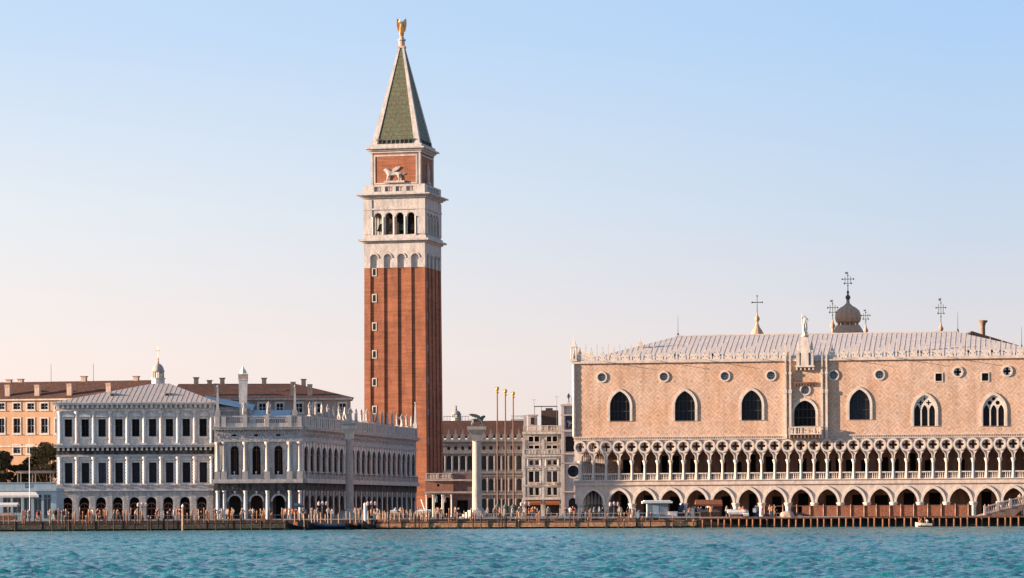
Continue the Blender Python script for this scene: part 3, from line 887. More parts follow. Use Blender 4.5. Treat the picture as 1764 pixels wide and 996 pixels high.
# ------------------------------------------------------------------ the bell tower
PH = 13.5
TW = 12.85
cx_, cz_ = W(735.5, 880, 618)
ca, sa = math.cos(R(PH)), math.sin(R(PH))
tcx = cx_ - ca * TW / 2 + sa * TW / 2
tcy = 618 + sa * TW / 2 + ca * TW / 2
TC = Frame(735.5, 618, PH)
def tz(py, px=680): return CAM_H - deroll(px, py)[1] * (tcy - 6.0) / FOC - GZ
tower = thing('bell_tower', 'tall red brick bell tower with white belfry, green spire and gilded angel', 'tower', (tcx, tcy, GZ), R(-PH))
Zs, Zfz, Zc1, Zbel, Zc2, Zbal, Zatt, Zc3, Zsp, _z = tz(461), tz(430), tz(418), tz(414), tz(341), tz(334), tz(318), tz(262), tz(247), 0
Zap = CAM_H - deroll(692, 79)[1] * tcy / FOC - GZ
h = TW / 2; q = 12.45 / TW
def shaft_ring(z, k):
    pts = []
    ch, sw, de = 1.58, (TW - 4 * 1.58) / 5, .22
    side = []
    x = -h
    for i in range(4):
        x += sw
        side += [(x, -h), (x, -h + de), (x + ch, -h + de), (x + ch, -h)]; x += ch
    side = [(-h, -h)] + side
    out = []
    for r_ in range(4):
        c_, s_ = math.cos(r_ * PI / 2), math.sin(r_ * PI / 2)
        out += [((a * c_ - b * s_) * k, (a * s_ + b * c_) * k, z) for a, b in side]
    return out
m = MB()
A = [m.bm.verts.new(p) for p in shaft_ring(0, 1.0)]; Bv = [m.bm.verts.new(p) for p in shaft_ring(Zs, q)]
for i in range(len(A)): m.face([A[i], A[(i + 1) % len(A)], Bv[(i + 1) % len(A)], Bv[i]])
m.face(A[::-1]); m.face(Bv)
m.box(-h - .25, h + .25, -h - .25, h + .25, 0, 1.2)
m.build('brick_shaft', BRICK, tower)
ht = 12.45 / 2
def on_side(k): return RZ(90 * k)
# little shaft windows
f = MB().band(rect(-.3, .3, -.62, .62), rect(-.5, .5, -.85, .85), -.08, .06).build('slit_window', STONE, tower)
p = MB(); p.poly([(x, .02, z) for x, z in rect(-.3, .3, -.62, .62)]); p.build('pane', BLACK, f)
sw = (TW - 4 * 1.58) / 5
Ms = []
for py in (468, 513, 562, 610, 658, 706):
    z = tz(py); k = 1 + (q - 1) * z / Zs
    Ms.append(T((-h + sw + .79) * k, (-h + .22) * k - .05, z))
for py in (490, 545, 600, 655, 710, 760):
    z = tz(py); k = 1 + (q - 1) * z / Zs
    Ms.append(RZ(90) @ T((-h + sw + .79) * k, (-h + .22) * k - .05, z) @ Matrix.Scale(.7, 4))
row(f, Ms)
# white frieze with blind arches
m = MB().box(-ht + .36, ht - .36, -ht + .36, ht - .36, Zs - .3, Zc1 + .1)
ctr = [(-h + sw * (i + 1) + 1.58 * i + .79) * q for i in range(4)]
for k in range(4):
    s_ = MB().pierced(rect(-ht - .04 + (.0 if k % 2 == 0 else .41), ht + .04 - (0 if k % 2 == 0 else .41), Zs, Zc1), [round_arch(c, Zs + .02, Zs + 1.9, .80) for c in ctr], -ht - .04, -ht + .37)
    me = bpy.data.meshes.new('t'); s_.bm.to_mesh(me); m.add_mesh(me, on_side(k))
    for c in ctr:
        s_ = MB().band([(p[0], p[1]) for p in round_arch(c, Zs + 1.9, Zs + 1.9, .80)[2:]], [(c + (p[0] - c) * 1.28, Zs + 1.9 + (p[1] - Zs - 1.9) * 1.28) for p in round_arch(c, Zs, Zs + 1.9, .80)[2:]], -ht - .16, -ht - .03, closed=False)
        me = bpy.data.meshes.new('t'); s_.bm.to_mesh(me); m.add_mesh(me, on_side(k))
m.build('frieze', STONE, tower)
def sqbox(m, w, z0, z1): m.box(-w, w, -w, w, z0, z1)
m = MB(); sqbox(m, ht + .35, Zc1, Zc1 + .35); sqbox(m, ht + .95, Zc1 + .352, Zc1 + .75); sqbox(m, ht + .3, Zc1 + .752, Zc1 + 1.3)
m.build('lower_cornice', STONE, tower)
# belfry
zb0, zb1 = Zc1 + 1.3, Zc2
mid = [-3.36, -1.12, 1.12, 3.36]
zo0, zo1 = tz(404), tz(366)
m = MB()
for k in range(4):
    x = ht if k % 2 == 0 else ht - .8
    s_ = MB().pierced(rect(-x, x, zb0 + .002, zb1), [round_arch(c, zo0, zo1 - .82, .80) for c in mid], -ht, -ht + .8)
    s_.box(-x - (.1 if k % 2 == 0 else 0), -4.55, -ht - .12, -ht - .002, zb0 + .4, zb1 - .3); s_.box(4.55, x + (.1 if k % 2 == 0 else 0), -ht - .12, -ht - .002, zb0 + .4, zb1 - .3)
    s_.box(-ht - .15, ht + .15, -ht - .2, -ht - .003, zo1 + .55, zo1 + .85); s_.box(-4.5, 4.5, -ht - .12, -ht - .003, zo0 - .35, zo0 - .04)
    me = bpy.data.meshes.new('t'); s_.bm.to_mesh(me); m.add_mesh(me, on_side(k))
m.build('belfry_wall', STONE, tower)
cl = MB().lathe([(.2, 0), (.2, .15), (.13, .2), (.12, zo1 - zo0 - 1.2), (.2, zo1 - zo0 - .9), (.22, zo1 - zo0 - .82)], 8)
cc = cl.build('belfry_column', MARBLE, tower, smooth=True)
row(cc, [on_side(k) @ T(x, -ht - .1, zo0) for k in (0, 1) for x in (-4.4, -2.24, 0, 2.24, 4.4)])
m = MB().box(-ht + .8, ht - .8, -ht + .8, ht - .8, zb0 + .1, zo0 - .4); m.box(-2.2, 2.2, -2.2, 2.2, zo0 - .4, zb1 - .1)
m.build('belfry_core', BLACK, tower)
bl = MB().lathe([(.9, 0), (.85, .15), (.62, .6), (.5, 1.2), (.3, 1.4), (.1, 1.5)], 12)
bo = bl.build('bell', BRONZE, tower, smooth=True)
row(bo, [T(x, -ht + 2.2, zo0 + .9) for x in (-3.3, -1.1, 1.2, 3.4)])
m = MB(); sqbox(m, ht + .4, Zc2, Zc2 + .3); sqbox(m, ht + .8, Zc2 + .302, Zc2 + .55); sqbox(m, ht + 1.3, Zc2 + .552, Zbal)
m.build('upper_cornice', STONE, tower)
# balustrade round the attic
hb = ht + .05
m = MB()
for k in range(4):
    x = hb if k % 2 == 0 else hb - .51
    s_ = MB().pierced(rect(-x, x, Zbal, Zatt), [rect(c - .78, c + .78, Zbal + .5, Zatt - .35) for c in (-3.3, -1.1, 1.1, 3.3)], -hb, -hb + .5)
    for c in (-3.3, -1.1, 1.1, 3.3):
        for j in range(5): s_.lathe([(.07, Zbal + .5), (.1, Zbal + .9), (.06, Zatt - .35)], 6, cx=c - .62 + j * .31, cy=-hb + .25)
    me = bpy.data.meshes.new('t'); s_.bm.to_mesh(me); m.add_mesh(me, on_side(k))
m.build('balustrade', STONE, tower)
m = MB(); sqbox(m, ht - .5, Zbal - .02, Zbal + .2); m.build('terrace', STONE, tower)
# attic cube with brick panels
ha = 5.05
m = MB(); sqbox(m, ha, Zbal + .2, Zc3)
m.build('attic', BRICK, tower)
m = MB()
for k in range(4):
    s_ = MB()
    s_.band(rect(-ha + .9, ha - .9, Zatt + .5, Zc3 - .7), rect(-ha + .55, ha - .55, Zatt + .2, Zc3 - .4), -ha - .1, -ha + .02)
    x = ha + .06 if k % 2 == 0 else ha - .005
    s_.box(-x, -ha + .35, -ha - .06, -ha + .02, Zbal + .22, Zc3); s_.box(ha - .35, x, -ha - .06, -ha + .02, Zbal + .22, Zc3)
    me = bpy.data.meshes.new('t'); s_.bm.to_mesh(me); m.add_mesh(me, on_side(k))
m.build('attic_frame', STONE, tower)
m = MB(); sqbox(m, ha + .2, Zc3, Zc3 + .4); sqbox(m, ha + .5, Zc3 + .402, Zc3 + .75); sqbox(m, ha + 1.0, Zc3 + .752, Zc3 + 1.05); sqbox(m, ha + .35, Zc3 + 1.052, Zsp)
m.build('top_cornice', STONE, tower)
lm = lion_mesh('lion')
m = MB().add_mesh(lm, T(-.3, -ha - .16, Zatt + .75) @ Matrix.Scale(-1, 4, (1, 0, 0)) @ Matrix.Diagonal((1.22, .5, 1.22, 1)))
m.pierced([(x * .95 - .45, Zatt + 2.45 + z * .85) for x, z in [(-p[0] * .85, p[1]) for p in wing_pts()]], [], -ha - .22, -ha - .06)
m.box(-2.3, 1.9, -ha - .5, -ha + .02, Zatt + .45, Zatt + .85)
m.build('lion_relief', STATUE, tower, smooth=True)
m = MB().add_mesh(human('h', 3, 1, True), Matrix.Scale(2.2, 4)); m.box(-1, 1, -.4, .3, -.4, .05)
m.build('seated_relief', STATUE, tower, RZ(90) @ T(0, -ha - .2, Zatt + .8), smooth=True)
# spire
hs = 4.85
m = MB()
b4 = [(-hs, -hs, Zsp), (hs, -hs, Zsp), (hs, hs, Zsp), (-hs, hs, Zsp)]; tp = .40
t4 = [(-tp, -tp, Zap), (tp, -tp, Zap), (tp, tp, Zap), (-tp, tp, Zap)]
for i in range(4): m.poly([b4[i], b4[(i + 1) % 4], t4[(i + 1) % 4], t4[i]])
m.poly(t4)
m.build('spire', COPPER, tower)
m = MB()
for i in range(4):
    b_, t_ = Vector(b4[i]), Vector(t4[i])
    nx, ny = (1 if b_.x > 0 else -1), (1 if b_.y > 0 else -1)
    def rb(p, w, o):
        # an L shaped rib that wraps the corner
        return [p + Vector((nx * o, ny * o, 0)), p + Vector((nx * o - nx * w, ny * o, 0)), p + Vector((nx * o - nx * w, ny * o - ny * .3, 0)),
                p + Vector((nx * o - nx * .3, ny * o - ny * .3, 0)), p + Vector((nx * o - nx * .3, ny * o - ny * w, 0)), p + Vector((nx * o, ny * o - ny * w, 0))]
    Lo = [m.bm.verts.new(v) for v in rb(b_, 1.15, .14)]; Hi = [m.bm.verts.new(v) for v in rb(t_, .34, .08)]
    for j in range(6): m.face([Lo[j], Lo[(j + 1) % 6], Hi[(j + 1) % 6], Hi[j]])
    m.face(Lo[::-1]); m.face(Hi)
m.build('spire_rib', STONE, tower)
m = MB()
for k in range(4):
    s_ = MB()
    for j in range(9): s_.box(-3.6 + j * .9 - .12, -3.6 + j * .9 + .12, -hs - .12, -hs + .3, Zsp - .02, Zsp + .8)
    s_.box(-hs + .9, hs - .9, -hs - .14, -hs + .3, Zsp + .8, Zsp + 1.0)
    me = bpy.data.meshes.new('t'); s_.bm.to_mesh(me); m.add_mesh(me, on_side(k))
m.build('spire_parapet', STONE_DARK, tower)
m = MB().box(-.72, .72, -.72, .72, Zap - .5, Zap - .1); m.lathe([(.62, Zap - .1), (.6, Zap + .9), (.8, Zap + 1.0), (.8, Zap + 1.25), (.5, Zap + 1.35), (.35, Zap + 1.9)], 12)
m.build('spire_pedestal', CHIM, tower)
za = Zap + 1.9
m = MB().add_mesh(human('h', 3, 1, True), Matrix.Scale(1.85, 4))
m.build('gilded_angel', GOLD, tower, T(0, 0, za) @ RZ(20), smooth=True)
an = bpy.data.objects['gilded_angel']
wp = [(0, -.6), (.45, -.9), (.8, -.5), (1.0, .7), (.95, 1.9), (.62, 1.8), (.2, 1.2)]
MB().pierced([(x, 1.65 + z) for x, z in wp], [], .18, .34).pierced([(-x, 1.65 + z) for x, z in wp], [], .18, .34).build('angel_wing', GOLD, an)
# ------------------------------------------------------------------ the grey mint (three storeys, nine bays)
Mf = Frame(98, 503, -.5)
mint = thing('mint_building', 'grey stone three-storey mint with nine bays and low lead roof, left of the library', 'building', (Mf.X0, Mf.Y0, GZ), -Mf.a)
ML = Mf.u(367.5, 780)
wx = [Mf.u(px, 780) for px in np.linspace(118, 350, 9)]
gx = [Mf.u(px, 870) for px in np.linspace(116, 347.5, 9)]
bp_ = (wx[8] - wx[0]) / 8
cxs = [wx[0] - bp_ / 2 + bp_ * i for i in range(10)]
def mz(py, d=0): return Mf.z(235, py, d)
ZA, ZB, ZC, ZD, ZE, ZF, ZG = mz(887), mz(846), mz(836), mz(787), mz(766), mz(708), mz(693)
m = MB().pierced(rect(0, ML, 0, ZB), [round_arch(x, .02, mz(865), .80) for x in gx], 0, .9)
for k in range(13):
    z = .35 + k * (ZB - .4) / 13
    xs = [0.0] + [v for x in gx for v in (x - .86, x + .86)] + [ML]
    if z < mz(853):
        for i in range(0, len(xs), 2): m.box(xs[i] + .02, xs[i + 1] - .02, -.07, -.002, z, z + (ZB - .4) / 13 - .07)
    else: m.box(.02, ML - .02, -.07, -.002, z, z + (ZB - .4) / 13 - .07)
m.build('rusticated_wall', STONE_GREY, mint)
a = MB(); a.band(round_arch(0, 0, 1.95, .66), round_arch(0, 0, 1.95, .80), .25, .5)
a.box(-.66, .66, .4, .46, 1.75, 1.9); a.box(-.04, .04, .4, .46, 0, 2.6)
af = a.build('arched_door', WOODR, mint)
p = MB(); p.poly([(x, .52, z) for x, z in round_arch(0, 0, 1.95, .68)]); p.build('pane', GLASS, af)
row(af, [T(x, 0, .02) for x in gx])
m = MB(); m.box(-.1, ML + .1, -.35, .9, ZB, ZB + .2); m.box(-.05, ML + .05, -.2, .9, ZB + .2, ZC)
m.build('sill_course', STONE_GREY, mint)
z0, z1, z2, z3 = mz(832), mz(797), mz(752), mz(722)
m = MB().pierced(rect(0, ML, ZC, ZE), [rect(x - .62, x + .62, z0, z1) for x in wx], 0, .8)
m.pierced(rect(0, ML, ZE, ZG - .2), [rect(x - .60, x + .60, z2, z3) for x in wx], 0.001, .8)
m.build('wall', MINTST, mint)
def mint_win(hh, w, pd):
    f = MB(); f.band(rect(-w, w, 0, hh), rect(-w - .2, w + .2, -.2, hh + .2), -.12, .05)
    f.box(-w - .3, w + .3, -.28, -.001, hh + .38, hh + .52)
    if pd: f.pierced([(-w - .35, hh + .53), (w + .35, hh + .53), (0, hh + 1.0)], [], -.28, -.001)
    f.box(-w - .3, w + .3, -.24, -.001, -.35, -.2)
    f = f.build('window', MINTST, mint)
    p = MB(); p.poly([(x, .5, z) for x, z in rect(-w, w, 0, hh)])
    p.build('pane', GLASS if pd else GLASSB, f)
    b = MB(); b.box(-.04, .04, .38, .46, 0, hh); b.box(-w, w, .38, .46, hh * .62, hh * .62 + .07); b.band(rect(-w + .09, w - .09, .09, hh - .09), rect(-w, w, 0, hh), .38, .46)
    b.build('sash', mat('brown sash paint', (.06, .03, .02)), f)
    return f
f1 = mint_win(z1 - z0, .62, False); row(f1, [T(x, 0, z0) for x in wx])
f2 = mint_win(z3 - z2, .60, True); row(f2, [T(x, 0, z2) for x in wx])
def banded_column(zb, zt, ring):
    m = MB(); hh = zt - zb
    prof = [(.40, 0), (.40, .25), (.30, .35)]
    if ring:
        n = 7
        for k in range(n):
            a, b = .35 + (hh - 1.0) * k / n, .35 + (hh - 1.0) * (k + 1) / n
            prof += [(.29, a), (.29, (a + b) / 2), (.36, (a + b) / 2 + .01), (.36, b - .01)]
    prof += [(.27, hh - .6), (.30, hh - .5), (.36, hh - .3), (.44, hh - .28), (.44, hh)]
    m.lathe(prof, 12)
    m.box(-.46, .46, -.46, .02, 0, .24)
    return m.build('half_column', MINTST, mint, smooth=True)
row(banded_column(ZC, ZD, True), [T(x, -.02, ZC) for x in cxs])
row(banded_column(ZE, ZF, False), [T(x, -.02, ZE) for x in cxs])
def modillions(m, x0, x1, y0, y1, z0, z1, w, pitch):
    n = max(1, int((x1 - x0) / pitch))
    for i in range(n):
        x = x0 + (i + .5) * (x1 - x0) / n
        m.box(x - w / 2, x + w / 2, y0, y1, z0, z1)
m = MB()
m.box(-.1, ML + .1, -.3, .8, ZD, ZD + .28); m.box(-.02, ML + .02, -.12, .8, ZD + .28, ZD + .40)
m.box(-.35, ML + .35, -.85, .8, ZE - .45, ZE - .12); m.box(-.45, ML + .45, -.98, .8, ZE - .12, ZE)
modillions(m, 0, ML, -.75, -.162, ZE - .95, ZE - .46, .34, .78)
m.build('middle_cornice', STONE_GREY, mint)
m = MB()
m.box(-.02, ML + .02, -.14, .8, ZD + .40, ZE - .45); m.build('dark_frieze', STONE_DARK, mint)  # dark frieze, with the shadow of the cornice above put into its colour
m = MB()
m.box(-.1, ML + .1, -.3, .8, ZF, ZF + .35); m.box(-.02, ML + .02, -.15, .8, ZF + .35, ZG - .42)
m.box(-.5, ML + .5, -1.0, .8, ZG - .42, ZG - .15); m.box(-.6, ML + .6, -1.15, .8, ZG - .15, ZG)
modillions(m, 0, ML, -.85, -.152, ZF + .45, ZG - .43, .36, .78)
m.build('top_cornice', MINTST, mint)
m = MB(); m.box(0, .6, .81, 24, 0, ZG - .3); m.box(ML - .6, ML, .81, 24, 0, ZG - .3); m.box(0.61, ML - .61, 23.4, 24, 0, ZG - .3)
m.build('side_wall', STONE_GREY, mint)
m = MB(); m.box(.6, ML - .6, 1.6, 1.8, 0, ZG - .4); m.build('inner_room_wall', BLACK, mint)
m = MB(); RD = 12.0
za_ = Mf.z(275, 661, RD)
a1, a2 = Mf.u(262, 661, RD), Mf.u(292, 661, RD)
E_ = [(-.6, -1.1, ZG), (ML + .6, -1.1, ZG), (ML + .6, 24.5, ZG), (-.6, 24.5, ZG)]
pl, pr = (a1, RD, za_), (a2, RD, za_)
m.poly([E_[0], E_[1], pr, pl]); m.poly([E_[2], E_[3], pl, pr]); m.poly([E_[3], E_[0], pl]); m.poly([E_[1], E_[2], pr])
x = 0
while x < ML:
    f_ = 1.0
    if x < a1: f_ = (x + .6) / (a1 + .6)
    if x > a2: f_ = (ML + .6 - x) / (ML + .6 - a2)
    seam((x, -1.1, ZG), (x, -1.1 + (RD + 1.1) * f_, ZG + (za_ - ZG) * f_), .08, .03); x += .8
m.build('lead_roof', WARMLEAD, mint, fix=False)
m = MB().box(-.42, .42, -.4, 1.3, 0, .55); m.box(-.5, .5, -.46, 1.3, .55, .65)
dd = m.build('roof_dormer', LEAD, mint); p = MB().box(-.28, .28, -.45, -.39, .1, .46); p.build('dormer_opening', BLACK, dd)
d_ = 3.6; zz = ZG + (za_ - ZG) * (d_ + 1.1) / (RD + 1.1) - .25
row(dd, [T(Mf.u(px, 683, d_), d_, zz) for px in (194, 288)])

# little domed lantern behind
def lantern(name, label, px, pyb, pyt, Y, r, mats, finial=2.0, cat='lantern'):
    X, zb = W(px, pyb, Y); zt = W(px, pyt, Y)[1]
    t = thing(name, label, cat, (X, Y, zb))
    H = zt - zb
    m = MB().lathe([(r * 1.25, -3), (r * 1.25, .0), (r * 1.15, .1), (r * 1.15, H * .28), (r * 1.3, H * .30), (r * 1.3, H * .33)], 12); m.build('drum', mats[0], t)
    c = MB()
    for i in range(8):
        an_ = 2 * PI * i / 8 + .2; c.tube((r * .9 * math.cos(an_), r * .9 * math.sin(an_), H * .33), (r * .9 * math.cos(an_), r * .9 * math.sin(an_), H * .62), r * .16, r * .16, 6)
    c.lathe([(r * .45, H * .33), (r * .45, H * .62)], 8)
    c.build('lantern_column', mats[0], t)
    d = MB().lathe([(r * 1.15, H * .62), (r * 1.15, H * .66), (r * 1.02, H * .68), (r * .98, H * .76), (r * .8, H * .87), (r * .5, H * .95), (r * .15, H)], 14)
    d.build('cupola', mats[1], t, smooth=True)
    f = MB().lathe([(r * .15, H), (r * .22, H + .25), (r * .08, H + .5), (r * .16, H + .7), (.03, H + 1.0), (.03, H + finial)], 8)
    f.box(-.35, .35, -.03, .03, H + finial * .7, H + finial * .7 + .07)
    f.build('finial', mats[2], t)
    return t
lantern('church_lantern', 'small domed lantern with columns rising above the grey mint roof', 272.5, 664, 626, 519, .95, (STONE_GREY, AGED, GOLD), 2.9)

# ------------------------------------------------------------------ the library
LX0 = W(368.8, 800, 500.3)[0]
Lf = Frame(368.8, 500.3, 0)
Lf.X0 = LX0
LW = Lf.u(521, 800)
library = thing('library_building', 'white stone two-storey library with arches, columns and rooftop statues beside the mint', 'library', (LX0, 500.3, GZ), 0)
EX, EY = W(717, 800, 582)[0] - (LX0 + LW), 582 - 500.3
EL = math.hypot(EX, EY); EA = math.degrees(math.atan2(EY, EX))
FS = Matrix.Identity(4)
FE = T(LW, 0, 0) @ RZ(EA)
def lz(py): return Lf.z(520, py)
G4, G5, G6, U0, U1, U2, CO, BT = lz(845), lz(832), lz(825), lz(812), lz(761), lz(741), lz(735), lz(716)
def lib_front(FM, L, centres, bounds, hw, solid, mark):
    gz = mat('library stone', (.64, .595, .555), col2=(.39, .365, .35), scale=.6, grain=.1)
    wb = .02; uw = 1.36 if solid else .66; yb = .36 if solid else 1.2; ya = .08 if solid else .3
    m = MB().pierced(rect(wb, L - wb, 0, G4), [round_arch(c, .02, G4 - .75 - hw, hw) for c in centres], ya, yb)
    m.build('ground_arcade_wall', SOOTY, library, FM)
    m = MB()
    for c in centres: m.band([(p[0], p[1]) for p in round_arch(c, 0, G4 - .75 - hw, hw)[2:]], [(c + (p[0] - c) * 1.28, G4 - .75 - hw + (p[1] - G4 + .75 + hw) * 1.28) for p in round_arch(c, 0, G4 - .75 - hw, hw)[2:]], .16, .32, closed=False)
    for c in centres: m.frustum(c, .2, G4 - .8, G4 - .05, .22, .3, .34, .45)
    m.build('arch_moulding', STONE_GREY, library, FM)
    m = MB().lathe([(.44, 0), (.44, .2), (.36, .3), (.30, G4 - .35), (.40, G4 - .2), (.44, G4 - .18), (.44, G4)], 12)
    m.box(-.42, .42, .1, .12, 0, G4) if not solid else None
    o = m.build('ground_column', gz, library, smooth=True); row(o, [FM @ T(b, .20 if solid else .0, 0) @ Matrix.Diagonal((.8, .7 if solid else 1, 1, 1)) for b in bounds])
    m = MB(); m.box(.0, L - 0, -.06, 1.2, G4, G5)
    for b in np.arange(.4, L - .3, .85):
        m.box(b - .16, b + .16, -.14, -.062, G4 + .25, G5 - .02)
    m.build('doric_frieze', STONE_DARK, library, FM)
    m = MB(); e = .0 if not solid else .66
    m.box(-.3 if not solid else .76, L + .1, -.75, 1.2, G5, G5 + .3); m.box(-.2 if not solid else .6, L + .1, -.6, 1.2, G5 + .302, G6)
    m.build('balcony_cornice', STONE, library, FM)
    # balcony balustrade
    bw = (bounds[1] - bounds[0]) / 2 - .38 if len(bounds) < 8 else (bounds[3] - bounds[2]) / 2 - .38
    m = MB(); m.box(-bw, bw, -.5, -.28, U0 - G6 - .15, U0 - G6); m.box(-bw, bw, -.5, -.28, 0, .12)
    for j in range(7): m.lathe([(.06, .12), (.09, .4), (.05, U0 - G6 - .15)], 6, cx=-bw + .15 + j * (2 * bw - .3) / 6, cy=-.39)
    o = m.build('balcony_balustrade', STONE, library); row(o, [FM @ T(c, 0, G6) for c in centres])
    # upper floor
    sp = U1 - .65 - uw + .04
    m = MB().pierced(rect(wb, L - wb, G6, U1), [round_arch(c, U0 - .5, sp, uw) for c in centres], ya, yb)
    m.build('upper_wall', gz, library, FM)
    m = MB()
    for c in centres:
        m.band([(p[0], p[1]) for p in round_arch(c, 0, sp, uw)[2:]], [(c + (p[0] - c) * 1.3, sp + (p[1] - sp) * 1.3) for p in round_arch(c, 0, sp, uw)[2:]], .14, .32, closed=False)
        m.frustum(c, .18, U1 - .65, U1 - .03, .2, .3, .34, .5)
        for s_ in (-1, 1):
            m.box(c + s_ * (uw + .2) - .2, c + s_ * (uw + .2) + .2, -.02, ya - .005, sp - .16, sp)
            for y_ in ((.05,) if not solid else ()): m.tube((c + s_ * (uw + .2), y_, U0 - .5), (c + s_ * (uw + .2), y_, sp - .16), .13, .11, 8)
    m.build('window_surround', STONE, library, FM)
    m = MB().box(-.46, .46, -.52, .3, 0, U0 - G6 + .02); m.lathe([(.42, U0 - G6 + .02), (.42, U0 - G6 + .2), (.33, U0 - G6 + .3), (.28, U1 - G6 - .5), (.34, U1 - G6 - .42), (.46, U1 - G6 - .2), (.46, U1 - G6)], 12)
    o = m.build('upper_column', STONE, library, smooth=True); row(o, [FM @ T(b, .18 if solid else -.06, G6) @ Matrix.Diagonal((.8 if solid else 1, .7 if solid else 1, 1, 1)) for b in bounds])
    f = MB(); yf = 1.05 if solid else .75; f.box(-.04, .04, yf, yf + .08, U0 - .5, U1 - .6); f.box(-uw, uw, yf, yf + .08, sp - .03, sp + .05); f.box(.22, .27, yf, yf + .08, U0 - .5, sp)
    o = f.build('arched_window', WOOD, library)
    p = MB(); p.poly([(x, 1.22 if solid else .9, z) for x, z in round_arch(0, U0 - .5, sp, uw + .02)]); p.build('pane', GLASS, o)
    row(o, [FM @ T(c, 0, 0) for c in centres])
    # frieze with garlands and oval windows
    m = MB(); m.box(0, L, -.16, 1.1, U1, U1 + .3)
    m.pierced(rect(.0, L, U1 + .3, U2), [[(c + .42 * math.cos(t), (U1 + .3 + U2) / 2 + .17 * math.sin(t)) for t in np.linspace(0, 2 * PI, 12, endpoint=False)] for c in centres], -.02, .5)
    for c in np.arange(.5, L - .4, .42):
        if min(abs(c - k) for k in centres) > .55:
            z = (U1 + .3 + U2) / 2 + .22 * math.sin(c * 5.1)
            m.box(c - .13, c + .13, -.15, -.022, z - .16, z + .16)
    m.build('garland_frieze', mat('carved frieze stone', (.46, .44, .43), col2=(.20, .19, .19), scale=1.6, grain=.3), library, FM)
    m = MB(); m.box(.0, L, .6, .7, U1 + .3, U2); m.build('frieze_recess', BLACK, library, FM)
    m = MB(); m.box(-.2 if not solid else .72, L + .15, -.7, 1.1, U2 + .12, CO - .1); m.box(-.3 if not solid else .82, L + .15, -.82, 1.1, CO - .1, CO)
    modillions(m, 0, L, -.5, -.0, U2 - .1, U2 + .118, .2, .5)
    m.build('cornice', STONE, library, FM)
    # roof balustrade
    H = BT - CO
    if solid:
        m = MB(); m.box(.31, L, -.2, .1, CO + .001, CO + H * .16); m.box(.31, L, -.25, .15, BT - .2, BT); m.box(.31, L, -.1, .05, CO + H * .16, BT - .2)
        modillions(m, .4, L, -.2, -.101, CO + H * .18, BT - .22, .85, 1.3)
        m.build('roof_balustrade', STONE, library, FM)
    else:
        m = MB(); m.box(0, L, -.2, .1, CO + .001, CO + H * .35); m.box(0, L, -.25, .15, BT - .2, BT)
        n = int(L / .34)
        for j in range(n):
            m.lathe([(.06, CO + H * .35), (.09, CO + H * .6), (.05, BT - .2)], 6, cx=(j + .5) * L / n, cy=-.05)
        m.build('roof_balustrade', STONE, library, FM)
    m = MB().box(-.34, .34, -.32, .25, CO + .002, BT + .08)
    o = m.build('balustrade_pier', STONE, library); row(o, [FM @ T(b, 0, 0) for b in bounds])
sb = [Lf.u(px, 800) for px in (386, 422.5, 460.5, 499)]
sc_ = [Lf.u(px, 800) for px in (404, 441.5, 479.5)]
lib_front(FS, LW, sc_, [Lf.u(375, 800)] + sb + [Lf.u(516.5, 800)], .98, False, 's')
EP = (EL - .9) / 21
eb = [.9 + EP * i for i in range(22)]; eb[-1] -= .45
lib_front(FE, EL, [(.9 + EP * (i + .5)) for i in range(21)], eb, 1.5, True, 'e')
m = MB().box(.0, LW - 1.3, 4.6, 4.8, 0, G4 + .2); m.build('portico_wall', BLACK, library)
m = MB().box(.7, EL, 5.4, 5.6, 0, G4 + .2); m.build('portico_wall', BROWN, library, FE)
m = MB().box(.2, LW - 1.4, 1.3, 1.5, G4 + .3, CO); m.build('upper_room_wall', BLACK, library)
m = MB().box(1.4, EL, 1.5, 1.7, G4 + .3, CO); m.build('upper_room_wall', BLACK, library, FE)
m = MB()
p3 = [FE @ Vector((EL, .2, 0)), FE @ Vector((EL, 11, 0))]
fl = [(.1, .2), (LW - .1, .2), (p3[0].x, p3[0].y), (p3[1].x, p3[1].y), (.1, 12)]
for z in (CO - .05, G4 + .22):
    m.poly([(x, y, z) for x, y in fl])
m.build('roof_deck', STONE_GREY, library, fix=False)
m = MB().box(EL - .02, EL + .5, .4, 11, 0, CO); m.box(.0, .35, .5, 11, 0, CO) if False else None
m.build('end_wall', STONE_GREY, library, FE)
# roof statues and obelisks
sts = []
for i, (pose) in enumerate((0, 1, 2, 3)):
    mm_ = MB().add_mesh(human('s', pose, 1, True), Matrix.Scale(1.28, 4)); mm_.box(-.32, .32, -.3, .3, -.12, .1)
    sts.append(mm_.build('roof_statue', STATUE, library, smooth=True))
sites = [[], [], [], []]
k = 0
for px in (421, 463): sites[k % 4].append(T(Lf.u(px, 716), -.02, BT + .15)); k += 1
for i in range(1, 21):
    sites[rnd.randrange(4)].append(FE @ T(eb[i], 0, BT + .15) @ RZ(rnd.uniform(-30, 30)))
for o, s_ in zip(sts, sites):
    if s_: row(o, s_)
    else: bpy.data.objects.remove(o)
m = MB().box(-.4, .4, -.4, .4, 0, .8); m.frustum(0, 0, .8, 1.0, .6, .6, .6, .6); m.frustum(0, 0, 1.0, 4.3, .46, .46, .22, .22); m.frustum(0, 0, 4.3, 4.7, .22, .22, .02, .02); m.lathe([(.12, 4.6), (.16, 4.75), (.02, 4.95)], 8)
o = m.build('obelisk', STONE, library)
row(o, [T(Lf.u(508, 700), .0, BT), T(Lf.u(375, 700), 0, BT), FE @ T(EL - .5, 0, BT)])
